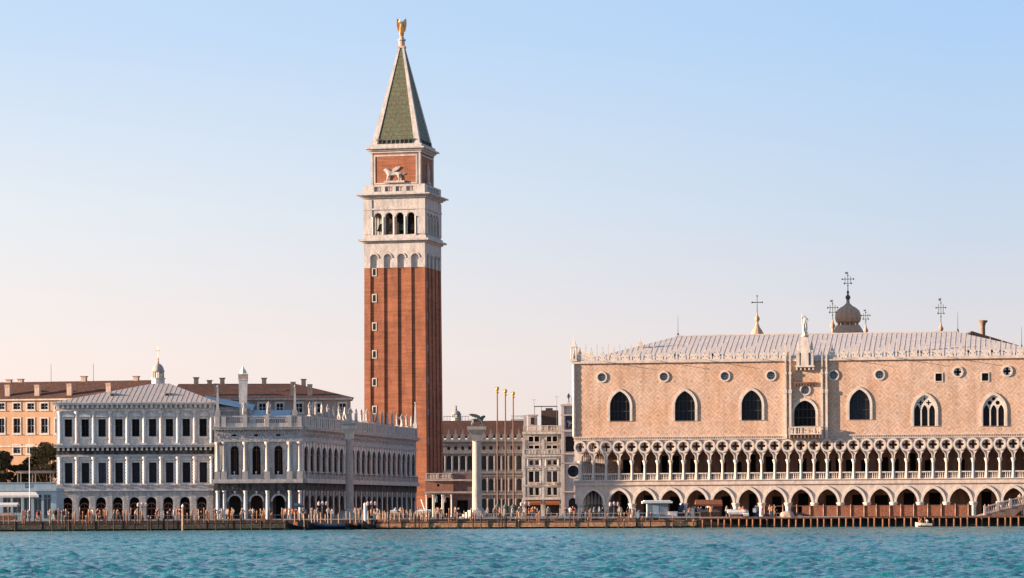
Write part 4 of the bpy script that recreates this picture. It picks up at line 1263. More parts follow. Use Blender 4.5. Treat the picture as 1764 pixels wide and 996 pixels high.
# lead roofed attic behind the south balustrade
ax0, ax1 = Lf.u(386, 700, 7), Lf.u(432, 700, 7)
za2, zb2 = Lf.z(380, 689, 7), Lf.z(432, 697, 7)
m = MB().box(ax0 - 2.0, ax1 - .2, 7, 18, CO - .1, Lf.z(410, 702, 7)); m.build('attic_wall', STONE_GREY, library)
m = MB(); m.poly([(ax0 - 3.5, 6.4, za2 - .1), (ax1 + .3, 6.4, zb2 - .9), (ax1 + .3, 12, zb2 + .1), (ax0 - 3.5, 12, za2 + .9)]); m.poly([(ax0 - 3.5, 12, za2 + .9), (ax1 + .3, 12, zb2 + .1), (ax1 + .3, 18.4, zb2 - .9), (ax0 - 3.5, 18.4, za2 - .1)])
m.box(ax0 - 3.5, ax1 + .3, 6.35, 6.6, zb2 - 1.15, zb2 - .9)
m.build('attic_roof', LEADB, library, fix=False)
# low blue roofs behind the balustrade
m = MB(); b0, b1 = Lf.u(432, 705, 6), Lf.u(500, 705, 6)
zq = Lf.z(470, 712, 3); 
m.poly([(b0, 2.5, zq - .9), (b1, 2.5, zq - .9), (b1, 9, zq + .7), (b0, 9, zq + .7)]); m.build('lead_roof', LEADB, library, fix=False)
# tall white chimney
zb3 = Lf.z(419, 712, 5); s_ = lambda py: Lf.z(419, py, 5) - zb3
m = MB().frustum(0, 0, -2, s_(655.5), 1.0, 1.0, 1.36, 1.36); m.frustum(0, 0, s_(655.5), s_(653.5), 1.5, 1.5, 1.5, 1.5); m.frustum(0, 0, s_(645.5), s_(644), 1.6, 1.6, 1.5, 1.5)
m.lathe([(.6, s_(644)), (.56, s_(640)), (.35, s_(636.5)), (.2, s_(635)), (.08, s_(631))], 10)
ch = m.build('white_chimney', MINTST, library, T(Lf.u(419, 690, 5), 5, zb3))
m = MB().frustum(0, 0, s_(653.5), s_(645.5), 1.45, 1.45, 1.45, 1.45); m.build('chimney_pot_band', CHIM, ch)

# ------------------------------------------------------------------ buildings with terracotta roofs behind
def chimney_part(parent, x, y, z0, z1, w=.9, flare=True):
    m = MB().box(-w / 2, w / 2, -w / 2, w / 2, 0, (z1 - z0) * .84)
    m.frustum(0, 0, (z1 - z0) * .84, z1 - z0, w * (1.05 if flare else 1), w * 1.05, w * (1.45 if flare else 1.2), w * 1.45)
    m.build('chimney', CHIM, parent, T(x, y, z0))
K1 = Frame(-40, 532, 13)
pink = thing('salmon_building', 'salmon pink building with grey framed windows behind the trees at the far left', 'building', (K1.X0, K1.Y0, GZ), -K1.a)
KL = K1.u(250, 700)
KZ = K1.z(50, 690); KF = K1.z(50, 769)
wins = []
for row_py, hh, ww in ((700, .50, .62), (733.5, 1.22, .60), (774, .66, .62)):
    pxs = (29 - 27, 29, 53, 76.5, 101) if row_py != 774 else (29, 53, 76)
    for px in pxs: wins.append((K1.u(px, row_py), K1.z(px, row_py), ww, hh))
    for px in (-22, 127, 152, 178, 204): wins.append((K1.u(px, row_py), K1.z(px, row_py), ww, hh))
m = MB().pierced(rect(0, KL, 0, KZ), [rect(x - w, x + w, z - h_, z + h_) for x, z, w, h_ in wins], 0, .5)
m.box(0, .5, .501, 14, 0, KZ); m.box(KL - .5, KL, .501, 14, 0, KZ); m.box(.5, KL - .5, 13.5, 14, 0, KZ)
m.build('wall', PLASTER, pink)
for sz in (.50, 1.22, .66):
    grp = [w_ for w_ in wins if w_[3] == sz]
    w_ = grp[0][2]
    f = MB().band(rect(-w_, w_, -sz, sz), rect(-w_ - .2, w_ + .2, -sz - .2, sz + .2), -.08, .05); f.box(-w_ - .3, w_ + .3, -.2, -.001, -sz - .32, -sz - .2)
    f = f.build('window', STONE_GREY, pink)
    p = MB(); p.poly([(x, .3, z) for x, z in rect(-w_, w_, -sz, sz)]); p.build('pane', GLASSB, f)
    b = MB().box(-.04, .04, .2, .28, -sz, sz); b.box(-w_, w_, .2, .28, -.04, .04); b.build('sash', STONE_GREY, f)
    row(f, [T(x, 0, z) for x, z, _a, _b in grp])
m = MB().box(0, KL, -.14, -.001, KF - .15, KF + .15); m.box(-.3, KL + .3, -.5, .3, KZ, KZ + .3); m.build('string_course', PINKSTONE, pink)
def hip_roof(parent, L, D, ze_, zr_, inset, name='roof', over=.6, mt=None, inset2=None):
    m = MB(); i2 = inset if inset2 is None else inset2
    e = [(-over, -over, ze_), (L + over, -over, ze_), (L + over, D + over, ze_), (-over, D + over, ze_)]
    l_, r_ = (inset, D / 2, zr_), (L - i2, D / 2, zr_)
    m.poly([e[0], e[1], r_, l_]); m.poly([e[2], e[3], l_, r_]); m.poly([e[3], e[0], l_]); m.poly([e[1], e[2], r_]); m.poly(e[::-1])
    return m.build(name, mt or TERRA, parent, fix=False)
rzl = K1.z(120, 657, 7)
hip_roof(pink, KL, 14, KZ + .3, rzl, .5, inset2=1.0)
for px, y0_, y1_ in ((14, 690, 663), (65, 690, 663), (120.5, 688, 661), (188, 688, 660)):
    chimney_part(pink, K1.u(px, 680, 1.0), 1.0, K1.z(px, y0_, 1.0), K1.z(px, y1_, 1.0), .85, False)
for px, y1_ in ((16, 654), (36, 653), (145, 648), (235, 648)):
    chimney_part(pink, K1.u(px, 660, 7.2), 7.2, rzl - .5, K1.z(px, y1_, 7.2), .8)
m = MB().tube((0, 0, 0), (0, 0, 3.0), .04, .03, 5); o = m.build('aerial', IRON, pink); row(o, [T(K1.u(88, 650, 7), 7, rzl), T(K1.u(161, 650, 7), 7, rzl)])

K2 = Frame(296, 545, -4)
brown = thing('procurators_building', 'grey brown building under a long terracotta hip roof behind the library', 'building', (K2.X0, K2.Y0, GZ), -K2.a)
KL = K2.u(604, 700); KZ = K2.z(500, 689); rz2 = K2.z(480, 661, 8)
wins = [(K2.u(px, 703), K2.z(px, 703)) for px in (452, 482, 546, 515, 420, 590)]
m = MB().pierced(rect(0, KL, 0, KZ), [rect(x - .55, x + .55, z - .75, z + .75) for x, z in wins], 0, .5)
m.box(0, .5, .501, 16, 0, KZ); m.box(KL - .5, KL, .501, 16, 0, KZ); m.box(.5, KL - .5, 15.5, 16, 0, KZ)
m.build('wall', mat('grey brown plaster', (.30, .25, .22), col2=(.20, .16, .14), scale=.5), brown)
f = MB().band(rect(-.55, .55, -.75, .75), rect(-.9, .9, -1.1, 1.1), -.08, .05).build('window', STONE_GREY, brown)
p = MB(); p.poly([(x, .3, z) for x, z in rect(-.55, .55, -.75, .75)]); p.build('pane', GLASS, f)
b = MB().box(-.04, .04, .2, .27, -.75, .75); b.box(-.55, .55, .2, .27, 0, .07); b.build('sash', WHITE, f)
row(f, [T(x, 0, z) for x, z in wins])
m = MB().box(-.3, KL + .3, -.45, .3, KZ, KZ + .35); m.build('eaves_cornice', STONE_GREY, brown)
hip_roof(brown, KL, 16, KZ + .35, rz2, 1.0, inset2=KL - K2.u(508, 660, 8))
for px, yb, yt in ((373, 680, 661), (505, 690, 658), (534, 690, 662)):
    chimney_part(brown, K2.u(px, 680, 1.2), 1.2, K2.z(px, yb + 4, 1.2), K2.z(px, yt, 1.2), .8, False)
for px, yt in ((338, 650), (361, 655), (383, 651), (455, 651), (523, 653)):
    chimney_part(brown, K2.u(px, 660, 8), 8, rz2 - .8, K2.z(px, yt, 8), .8)
m = MB().box(-.9, .9, -.3, 1.6, 0, .7); m.box(-1.1, 1.1, -.5, 1.8, .7, .85); dd = m.build('roof_dormer', CHIM, brown, T(K2.u(482, 676, 4), 4, K2.z(482, 680, 4)))

# ------------------------------------------------------------------ the arcaded palace at the back of the square, its neighbours
Q = Frame(745, 700, 0)
back = thing('arcaded_palace', 'grey arcaded palace with white merlons under a red roof, behind the lion column', 'palace', (Q.X0, Q.Y0, GZ), 0)
QL = Q.u(903, 800)
def qz(py, d=0): return Q.z(835, py, d)
ps = (Q.u(882, 800) - Q.u(773, 800)) / 9
qx = [Q.u(773, 800) + ps * i for i in range(-2, 11)]
holes = [round_arch(x, qz(809), qz(789), .52, 8) for x in qx]
holes += [round_arch(x, qz(845), qz(829), .52, 8) for x in qx]
holes += [round_arch(x, .02, qz(864), .60, 8) for x in qx]
holes += [rect(x - .33, x + .33, qz(775), qz(769)) for x in qx]
m = MB().pierced(rect(0, QL, 0, qz(757)), holes, 0, .7); m.build('wall', mat('grey arcade stone', (.25, .235, .23), col2=(.15, .14, .135), scale=.6), back)
m = MB()
for x in qx:
    for zb_, zt_ in ((qz(812), qz(781)), (qz(848), qz(822)), (0, qz(852))):
        m.tube((x + ps / 2, -.05, zb_), (x + ps / 2, -.05, zt_), .19, .17, 8)
m.build('half_column', mat('grey arcade stone', (1, 1, 1)), back)
m = MB()
for py, hh, pr in ((757, .5, .7), (765, .25, .3), (778.5, .35, .45), (812, .5, .4), (819, .25, .3), (850, .4, .5)):
    z = qz(py); m.box(-.1, QL + .1, -pr, .0, z - hh, z)
m.build('cornice', mat('grey arcade stone', (1, 1, 1)), back)
m = MB().box(.1, QL - .1, .75, .95, 0, qz(758)); m.build('pane', mat('dusky glazing', (.05, .058, .068), col2=(.025, .028, .035), rough=.3, scale=.4), back)
m = MB().box(0, .6, .96, 16, 0, qz(757)); m.box(QL - .6, QL, .96, 16, 0, qz(757)); m.box(.6, QL - .6, 15, 16, 0, qz(757)); m.build('side_wall', BROWN, back)
mp_ = [(-.55, 0), (.55, 0), (.55, .9), (.2, 1.3), (.12, 2.0), (0, 2.4), (-.12, 2.0), (-.2, 1.3), (-.55, .9)]
m = MB().pierced(mp_, [], -.1, .2); o = m.build('merlon', mat('grey arcade stone', (1, 1, 1)), back); row(o, [T(x, 0, qz(757)) for x in qx])
m = MB(); zr_ = qz(725, 8)
m.poly([(0, .3, qz(752)), (QL, .3, qz(752)), (QL, 8, zr_), (0, 8, zr_)]); m.poly([(0, 8, zr_), (QL, 8, zr_), (QL, 16, qz(752)), (0, 16, qz(752))]); m.build('roof', TERRA, back, fix=False)
m = MB().box(Q.u(880, 725, 8), Q.u(902, 725, 8), 7.5, 9, zr_ - .1, zr_ + .3)
for i in range(10): m.tube((Q.u(880, 725, 8) + i * .3, 7.6, zr_ + .3), (Q.u(880, 725, 8) + i * .3, 7.6, zr_ + 1.0), .05, .05, 5)
m.box(Q.u(880, 725, 8), Q.u(902, 725, 8), 7.5, 7.7, zr_ + 1.0, zr_ + 1.1); m.build('roof_terrace', STONE_GREY, back)
dt = lantern('domed_turret', 'round turret with a ribbed dome and railed platform above the red roof', 786, 726, 707, 720, 1.05, (STONE_GREY, AGED, IRON), 1.3)
m = MB(); m.box(-2.9, 2.9, -2, 2, -.15, .1)
for k in range(9): m.tube((-2.8 + k * .7, -1.9, .1), (-2.8 + k * .7, -1.9, 1.1), .05, .05, 5)
m.box(-2.9, 2.9, -1.95, -1.85, 1.05, 1.15); m.build('railed_platform', IRON, dt)

C = Frame(901, 690, 2)
wh = thing('clock_wing_building', 'pale narrow building with paired windows and balustrades left of the clock tower', 'building', (C.X0, C.Y0, GZ), -C.a)
CL = C.u(968, 800)
def cz(py, d=0): return C.z(935, py, d)
def cu(px): return C.u(px, 800)
holes, specs = [], []
for b in (920, 951):
    for dx in (-5, 5):
        for y0_, y1_, w in ((761, 752, .50), (773, 767.5, .50), (801, 793, .42), (832, 812, .50), (853, 840, .42)):
            specs.append((cu(b + dx), cz(y0_), cz(y1_), w))
holes = [rect(x - w, x + w, a, b_) for x, a, b_, w in specs]
holes += [rect(cu(907), cu(931), .02, cz(864)), rect(cu(940), cu(963), .02, cz(864))]
m = MB().pierced(rect(0, CL, 0, cz(743)), holes, 0, .5)
m.box(0, .5, .501, 12, 0, cz(743)); m.box(CL - .5, CL, .501, 12, 0, cz(743)); m.box(.5, CL - .5, 11.5, 12, 0, cz(743)); m.build('wall', mat('dull pinkish stone', (.40, .335, .29), col2=(.28, .225, .19), scale=.5), wh)
for x, a, b_, w in specs:
    f = MB().band(rect(-w, w, 0, b_ - a), rect(-w - .15, w + .15, -.15, b_ - a + .15), -.1, .04).build('window', MARBLE, wh, T(x, 0, a))
    p = MB(); p.poly([(q_[0], .3, q_[1]) for q_ in rect(-w, w, 0, b_ - a)]); p.build('pane', GLASS if a > cz(780) else GLASSB, f)
m = MB()
for py, hh, pr in ((744, .5, .5), (784, .35, .5), (788, .2, .3), (804, .2, .25), (836, .25, .35), (857, .5, .5)): m.box(-.1, CL + .1, -pr, -.001, cz(py) - hh, cz(py))
for px in (902.5, 935.5, 966.5):
    m.box(cu(px) - .3, cu(px) + .3, -.2, -.002, .0, cz(757))
for px in (909, 931, 940, 962):
    m.box(cu(px) - .16, cu(px) + .16, -.14, -.002, cz(856), cz(805)); m.lathe([(.18, cz(803)), (.15, cz(789))], 8, cx=cu(px), cy=-.12)
for b in (920, 951):
    for dx in (-5, 5):
        x = cu(b + dx)
        for py in (810, 838.5, 791): m.box(x - .62, x + .62, -.3, -.002, cz(py), cz(py) + .16)
        m.pierced([(x - .6, cz(810) + .17), (x + .6, cz(810) + .17), (x, cz(810) + .6)], [], -.25, -.002)
m.build('cornice', STONE_GREY, wh)
def balus(name, x0, x1, z0, z1, parent, mt, n, y=-.4):
    m = MB().box(x0, x1, y, y + .22, z1 - .15, z1); m.box(x0, x1, y, y + .22, z0, z0 + .12)
    for j in range(n):
        x = x0 + (j + .5) * (x1 - x0) / n
        if j % 8 == 0: m.box(x - .16, x + .16, y - .02, y + .24, z0 + .12, z1 - .15)
        else: m.lathe([(.07, z0 + .12), (.11, z0 + .45), (.06, z1 - .15)], 6, cx=x, cy=y + .11)
    return m.build(name, mt, parent)
balus('roof_balustrade', 0.1, CL - .1, cz(742.5), cz(733), wh, PINKSTONE, 26, .02)
balus('balcony_balustrade', 0.1, CL - .1, cz(783), cz(773.5), wh, STONE_GREY, 26, -.45)
balus('balcony_balustrade', cu(911), cu(929), cz(836), cz(830.5), wh, PINKSTONE, 12, -.45)
balus('balcony_balustrade', cu(942), cu(960), cz(836), cz(830.5), wh, PINKSTONE, 12, -.45)
m = MB()
for a_, b_ in ((906, 932), (939, 964)): m.poly([(cu(a_), -.05, cz(862)), (cu(b_), -.05, cz(862)), (cu(b_), -1.3, cz(867)), (cu(a_), -1.3, cz(867))]); m.box(cu(a_), cu(b_), -1.32, -1.28, cz(870), cz(866.8))
m.build('shop_awning', BROWNC, wh, fix=False)
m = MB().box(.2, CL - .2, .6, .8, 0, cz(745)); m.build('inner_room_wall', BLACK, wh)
m = MB().box(.1, CL - .1, .3, 12, cz(744), cz(743)); m.build('roof_deck', STONE_GREY, wh)
m = MB(); x0, x1 = C.u(910, 735, 4), C.u(925, 735, 4); z0, z1 = cz(743), cz(716, 4)
m.box(x0, x1, 4, 7, z0, z1); m.box(x0 - .2, x1 + .2, 3.8, 7.2, z1, z1 + .25); m.box(C.u(902, 730, 4), C.u(907, 730, 4), 4, 5, z0, cz(715, 4)); m.build('roof_dormer', PINKSTONE, wh)
m = MB().box((x0 + x1) / 2 - .4, (x0 + x1) / 2 + .4, 3.9, 3.99, z0 + 1.6, z1 - .4); m.build('dormer_opening', BLACK, wh)
m = MB(); x0, x1 = C.u(932, 720, 5), C.u(961, 720, 5)
m.box(x0, x1, 5, 10, z0, cz(707, 5)); m.box(x0 + 1, x1 - 1.2, 5.5, 9, cz(707, 5), cz(703, 5)); m.build('roof_hut', mat('dark brown boards', (.085, .055, .045), scale=1), wh)
m = MB(); x0, x1 = C.u(920, 701, 4), C.u(960, 701, 4); z = cz(701, 4)
m.box(x0, x1, 4, 4.2, z, z + .2)
for x in (x0 + .1, x1 - .1, C.u(933, 701, 4)): m.tube((x, 4.1, cz(743)), (x, 4.1, z + .01), .07, .07, 5)
for x, t_ in ((x0, 689), (x1 - .1, 684)):
    m.tube((x, 4.1, z), (x, 4.1, cz(t_, 4)), .04, .03, 5); m.box(x - .4, x + .4, 4.08, 4.12, cz(t_, 4), cz(t_, 4) + .06)
m.build('aerial_frame', IRON, wh)

D = Frame(967.5, 680, 3)
ct = thing('clock_tower', 'narrow stone clock tower topped by a dark bronze bell striker, beside the palace corner', 'tower', (D.X0, D.Y0, GZ), -D.a)
def dz_(py, d=0): return D.z(980, py, d)
def du(px): return D.u(px, 800)
DL = du(1008)
m = MB().pierced(rect(0, DL, 0, dz_(696)), [rect(du(974.5), du(1001), dz_(750 - 11), dz_(716)), circle(du(987.5), dz_(812), 1.25), round_arch(du(987), .02, dz_(866), 1.0), rect(du(974.5), du(1001), dz_(778), dz_(752))], 0, .7)
m.box(0, .6, .701, 7, 0, dz_(696)); m.box(DL - .6, DL, .701, 7, 0, dz_(696)); m.box(.6, DL - .6, 6.4, 7, 0, dz_(696)); m.box(.6, DL - .6, .701, 6.4, dz_(698), dz_(696.2)); m.build('wall', STONE_GREY, ct)
m = MB().box(.1, DL - .1, .72, .9, 0, dz_(698)); m.build('inner_room_wall', BLACK, ct)
m = MB().box(du(974.4), du(1001.1), .45, .6, dz_(739), dz_(716)); m.build('blue_panel', mat('blue mosaic', (.07, .09, .14), col2=(.04, .05, .09), scale=1), ct)
m = MB().add_mesh(lm, T(du(986), .35, dz_(736)) @ Matrix.Diagonal((-.7, .3, .7, 1))); m.build('lion_relief', STATUE, ct, smooth=True)
m = MB().band(circle(0, 0, 1.25), circle(0, 0, 1.6), -.12, .04); m.build('clock_ring', MARBLE, ct, T(du(987.5), 0, dz_(812)))
m = MB(); m.pierced(circle(0, 0, 1.25), [circle(0, 0, .35, 10)], .4, .5); m.box(-.05, .05, .3, .39, 0, 1.0); m.build('clock_face', mat('dark blue enamel', (.02, .025, .05), scale=1), ct, T(du(987.5), 0, dz_(812)))
m = MB()
for py, hh, pr in ((697, .35, .4), (714, .3, .3), (741, .35, .4), (780, .4, .4), (797, .25, .25), (846, .3, .35)): m.box(-.1, DL + .1, -pr, -.001, dz_(py) - hh, dz_(py))
for px in (970, 1005): m.box(du(px) - .3, du(px) + .3, -.25, -.002, 0, dz_(700))
m.build('cornice', PINKSTONE, ct)
m = MB()
for px in (979.5,): m.add_mesh(human('moor', 2, 1), T(D.u(px, 690, 2), 2, dz_(696, 2) + .0) @ RZ(60) @ Matrix.Scale(1.42, 4))
m.tube((D.u(985, 690, 2), 2, dz_(696, 2)), (D.u(985, 690, 2), 2, dz_(686, 2)), .06, .06, 5)
m.build('bronze_striker', BRONZE, ct, smooth=True)
m = MB().lathe([(.55, 0), (.5, .15), (.36, .7), (.2, .95), (.05, 1.05)], 12); m.build('bell', BRONZE, ct, T(D.u(990, 690, 2.2), 2.2, dz_(696, 2) + .4), smooth=True)
m = MB()
for i in range(26):
    t_ = i / 25; m.box(du(976), du(976) + .18, -.1, 0, 0, .01) if False else None
m.bm.free()

# low loggia at the foot of the tower
Lg = Frame(733, 606, 2)
lg = thing('red_loggia', 'low red marble loggia with a dark central arch at the foot of the brick tower', 'loggia', (Lg.X0, Lg.Y0, GZ), -Lg.a)
def gz_(py): return Lg.z(770, py)
def gu(px): return Lg.u(px, 860)
GL = gu(813)
m = MB().pierced(rect(0, gu(781), 0, gz_(827)), [round_arch(gu(755), .02, gz_(856), .85), round_arch(gu(740.5), .02, gz_(862), .6), round_arch(gu(769.5), .02, gz_(862), .6), circle(gu(755), gz_(836), .28, 10)], 0, .8)
m.box(0, .5, .81, 6, 0, gz_(827)); m.box(gu(781) - .5, gu(781), .81, 6, 0, gz_(827)); m.build('wall', mat('reddish marble', (.34, .16, .10), col2=(.22, .11, .08), scale=.8, grain=.2), lg)
m = MB().pierced(rect(gu(781) + .01, GL, 0, gz_(817)), [rect(gu(787), gu(806), .02, gz_(862))], .3, .9); m.box(gu(781) + .01, GL, .91, 6, gz_(818), gz_(817)); m.box(GL - .4, GL, .91, 6, 0, gz_(818)); m.build('side_wall', mat('dull brick wall', (.24, .13, .10), col2=(.17, .09, .07), scale=.8), lg)
m = MB().box(.2, GL - .5, 2.2, 2.4, 0, gz_(828)); m.build('inner_wall', BLACK, lg)
m = MB()
for py, hh, pr in ((826, .3, .4), (847, .25, .35), (850, .15, .2)): m.box(-.1, GL + .1, -pr, -.001, gz_(py) - hh, gz_(py))
m.build('cornice', PINKSTONE, lg)
m = MB().lathe([(.22, 0), (.22, .2), (.16, .3), (.14, gz_(850) - .6), (.24, gz_(850) - .26)], 8); o = m.build('column', MARBLE, lg, smooth=True)
row(o, [T(gu(px), -.3, 0) for px in (735, 746, 748, 762, 764, 778)])
balus('terrace_balustrade', 0, gu(779), gz_(825.5), gz_(815), lg, PINKSTONE, 18, 0)
m = MB().add_mesh(human('h', 1, 1, True), Matrix.Scale(.9, 4)); o = m.build('niche_statue', STATUE, lg, smooth=True)
row(o, [T(gu(px), -.28, gz_(866)) for px in (751.5, 766.5)])

# ------------------------------------------------------------------ the domed basilica behind the palace
bas = thing('domed_basilica', 'basilica whose ribbed onion cupola and ornate crosses rise behind the palace roof', 'church', (W(1440, 800, 630)[0], 630, GZ), R(-9.5))
bm_ = MB().box(-24, 30, -22, 30, 0, 21); bm_.box(-26, 32, -24, 32, 21, 21.6); bm_.build('body', BROWN, bas)
def local(px, py, Y):
    X, Z = W(px, py, Y)
    v = Matrix.Rotation(R(9.5), 3, 'Z') @ Vector((X - bas.location.x, Y - 630, 0))
    return v.x, v.y, Z - GZ
def dome(px, pyt, Y, rad, kind):
    x, y, zt = local(px, pyt, Y)
    zb_ = 21.5
    pr = [(rad, zb_ - .5)]
    for t in np.linspace(0.0, 1.25, 8): pr.append((rad * math.cos(t) ** .8, zb_ + (zt - zb_) * math.sin(t) / math.sin(1.25) * .96))
    pr.append((rad * .12, zt))
    d = MB().lathe(pr, 20); d = d.build('dome', mat('warm lead', (.50, .32, .215), col2=(.32, .20, .135), scale=1.2, rough=.7), bas, T(x, y, 0), smooth=True)
    return d, x, y, zt
def ornate_cross(m, z, hgt, w):
    m.tube((0, 0, z), (0, 0, z + hgt), .09, .05, 6)
    m.box(-w, w, -.05, .05, z + hgt * .62 - .06, z + hgt * .62 + .06)
    m.box(-w * .62, w * .62, -.05, .05, z + hgt * .40 - .05, z + hgt * .40 + .05)
    for a, b in ((-w, .62), (w, .62), (-w * .62, .40), (w * .62, .40), (0, .80), (0, .28)):
        m.lathe([(.04, z + hgt * b - .2), (.19, z + hgt * b), (.04, z + hgt * b + .2)], 6, cx=a)
    for s_ in (-1, 1):
        m.box(s_ * w * .5 - .05, s_ * w * .5 + .05, -.04, .04, z + hgt * .40, z + hgt * .75)
    m.pierced([(-.05, z + hgt * .97), (-w * .55, z + hgt * .98), (-w * .4, z + hgt * .93), (-w * .55, z + hgt * .88), (-.05, z + hgt * .89)], [], -.02, .02)
# big onion cupola
d, x, y, zt = dome(1461, 566, 640, 7.0, 0)
def r_(py): return W(1461, py, 640)[1] - GZ - zt
m = MB().lathe([(3.3, -.9), (3.1, -.5), (2.5, r_(562)), (2.5, r_(561))], 16)
m.build('lantern_base', mat('warm lead', (1, 1, 1)), d, T(0, 0, zt))
m = MB()
for i in range(14):
    an_ = 2 * PI * i / 14; m.tube((2.0 * math.cos(an_), 2.0 * math.sin(an_), r_(563)), (2.0 * math.cos(an_), 2.0 * math.sin(an_), r_(556)), .17, .17, 6)
m.lathe([(1.5, r_(563)), (1.5, r_(556))], 10); m.build('lantern_column', mat('warm lead', (1, 1, 1)), d, T(0, 0, zt))
m = MB(); n = 32
prof = [(2.0, r_(556.5)), (2.35, r_(555)), (2.55, r_(549)), (2.5, r_(542)), (2.2, r_(535)), (1.5, r_(530)), (.8, r_(526.5)), (.35, r_(522)), (.3, r_(517))]
rings = []
for r0, z0 in prof:
    rings.append([m.bm.verts.new(((r0 * (1.05 if i % 2 else .96)) * math.cos(2 * PI * i / n), (r0 * (1.05 if i % 2 else .96)) * math.sin(2 * PI * i / n), z0)) for i in range(n)])
for a, b in zip(rings, rings[1:]):
    for i in range(n): m.face([a[i], a[(i + 1) % n], b[(i + 1) % n], b[i]])
m.face(rings[-1]); m.face(rings[0][::-1])
m.build('onion_cupola', mat('warm lead', (.42, .31, .24), col2=(.22, .16, .13), scale=1.2, rough=.6), d, T(0, 0, zt))
m = MB().lathe([(.3, r_(517)), (.55, r_(513)), (.5, r_(511)), (.15, r_(507)), (.28, r_(503)), (.08, r_(500))], 10); ornate_cross(m, r_(502), r_(468) - r_(502), 1.15)
m.build('ornate_cross', BRONZE, d, T(0, 0, zt))
def small(px, pyt, Y, rad, cone, top, w, kn):
    d, x, y, zt = dome(px, pyt, Y, rad, 1)
    f = lambda py: W(px, py, Y)[1] - GZ - zt
    m = MB()
    if cone: m.lathe([(1.35, f(pyt + 4)), (1.35, f(pyt)), (1.0, f(pyt - 6)), (.55, f(pyt - 12)), (.3, f(pyt - 17)), (.25, f(pyt - 20))], 12)
    m.lathe([(.22, f(pyt - (18 if cone else 0))), (.2, f(kn + 6)), (.5, f(kn + 2)), (.5, f(kn - 1)), (.2, f(kn - 5)), (.12, f(kn - 10))], 10)
    m.build('lantern_spirelet', mat('warm lead', (1, 1, 1)), d, T(0, 0, zt))
    m = MB()
    if cone:
        m.tube((0, 0, f(kn - 8)), (0, 0, f(top)), .09, .06, 6); zc_ = f(top + 11)
        m.box(-w, w, -.06, .06, zc_ - .09, zc_ + .09)
        for a, b in ((-w, zc_), (w, zc_), (0, f(top))): m.lathe([(.03, b - .22), (.2, b), (.03, b + .22)], 6, cx=a)
    else: ornate_cross(m, f(kn - 8), f(top) - f(kn - 8), w)
    m.build('ornate_cross', BRONZE, d, T(0, 0, zt))
small(1304.5, 576, 612, 6.0, True, 510, 1.0, 549)
small(1434.5, 573, 606, 5.5, False, 516, .95, 561)
small(1491.5, 577, 662, 5.5, False, 533, .9, 569)
small(1621, 577, 625, 6.0, False, 513, .95, 566)

# building with the flared chimney behind the right end of the palace
V = Frame(1640, 545, 0)
vb = thing('tiled_roof_house', 'house with dark sloping tiled roof and a flared round chimney behind the palace', 'house', (V.X0, V.Y0, GZ), 0)
VL = V.u(1830, 590)
m = MB().box(0, VL, 0, 14, 0, V.z(1700, 602)); m.build('wall', BROWN, vb)
zl_, zr2 = V.z(1680, 575), V.z(1764, 601)
xa, xb = V.u(1668, 580), V.u(1800, 600)
m = MB(); m.pierced([(0, V.z(1700, 603)), (xb, V.z(1700, 603)), (xb, V.z(1800, 612)), (xa + .5, zl_ + .1), (xa, zl_)], [], -.4, 14.4)
m.pierced([(xa + .3, zl_ + .12), (xb, V.z(1800, 612) + .02), (xb, V.z(1800, 612) + .25), (xa + .5, zl_ + .45)], [], -.6, 14.6)
m.build('roof', mat('dark brown tiles', (.10, .06, .045), col2=(.06, .04, .03), scale=1), vb)
zc0 = V.z(1693, 577, 3)
def vc(py): return V.z(1693, py, 3) - zc0
m = MB().lathe([(.42, -2), (.42, vc(562)), (.48, vc(561)), (.5, vc(558)), (.88, vc(553.5)), (.88, vc(552.5)), (.7, vc(552))], 14)
m.build('flared_chimney', mat('brown chimney plaster', (.27, .175, .125), col2=(.16, .10, .075), scale=1), vb, T(V.u(1693, 570, 3), 3, zc0), smooth=True)
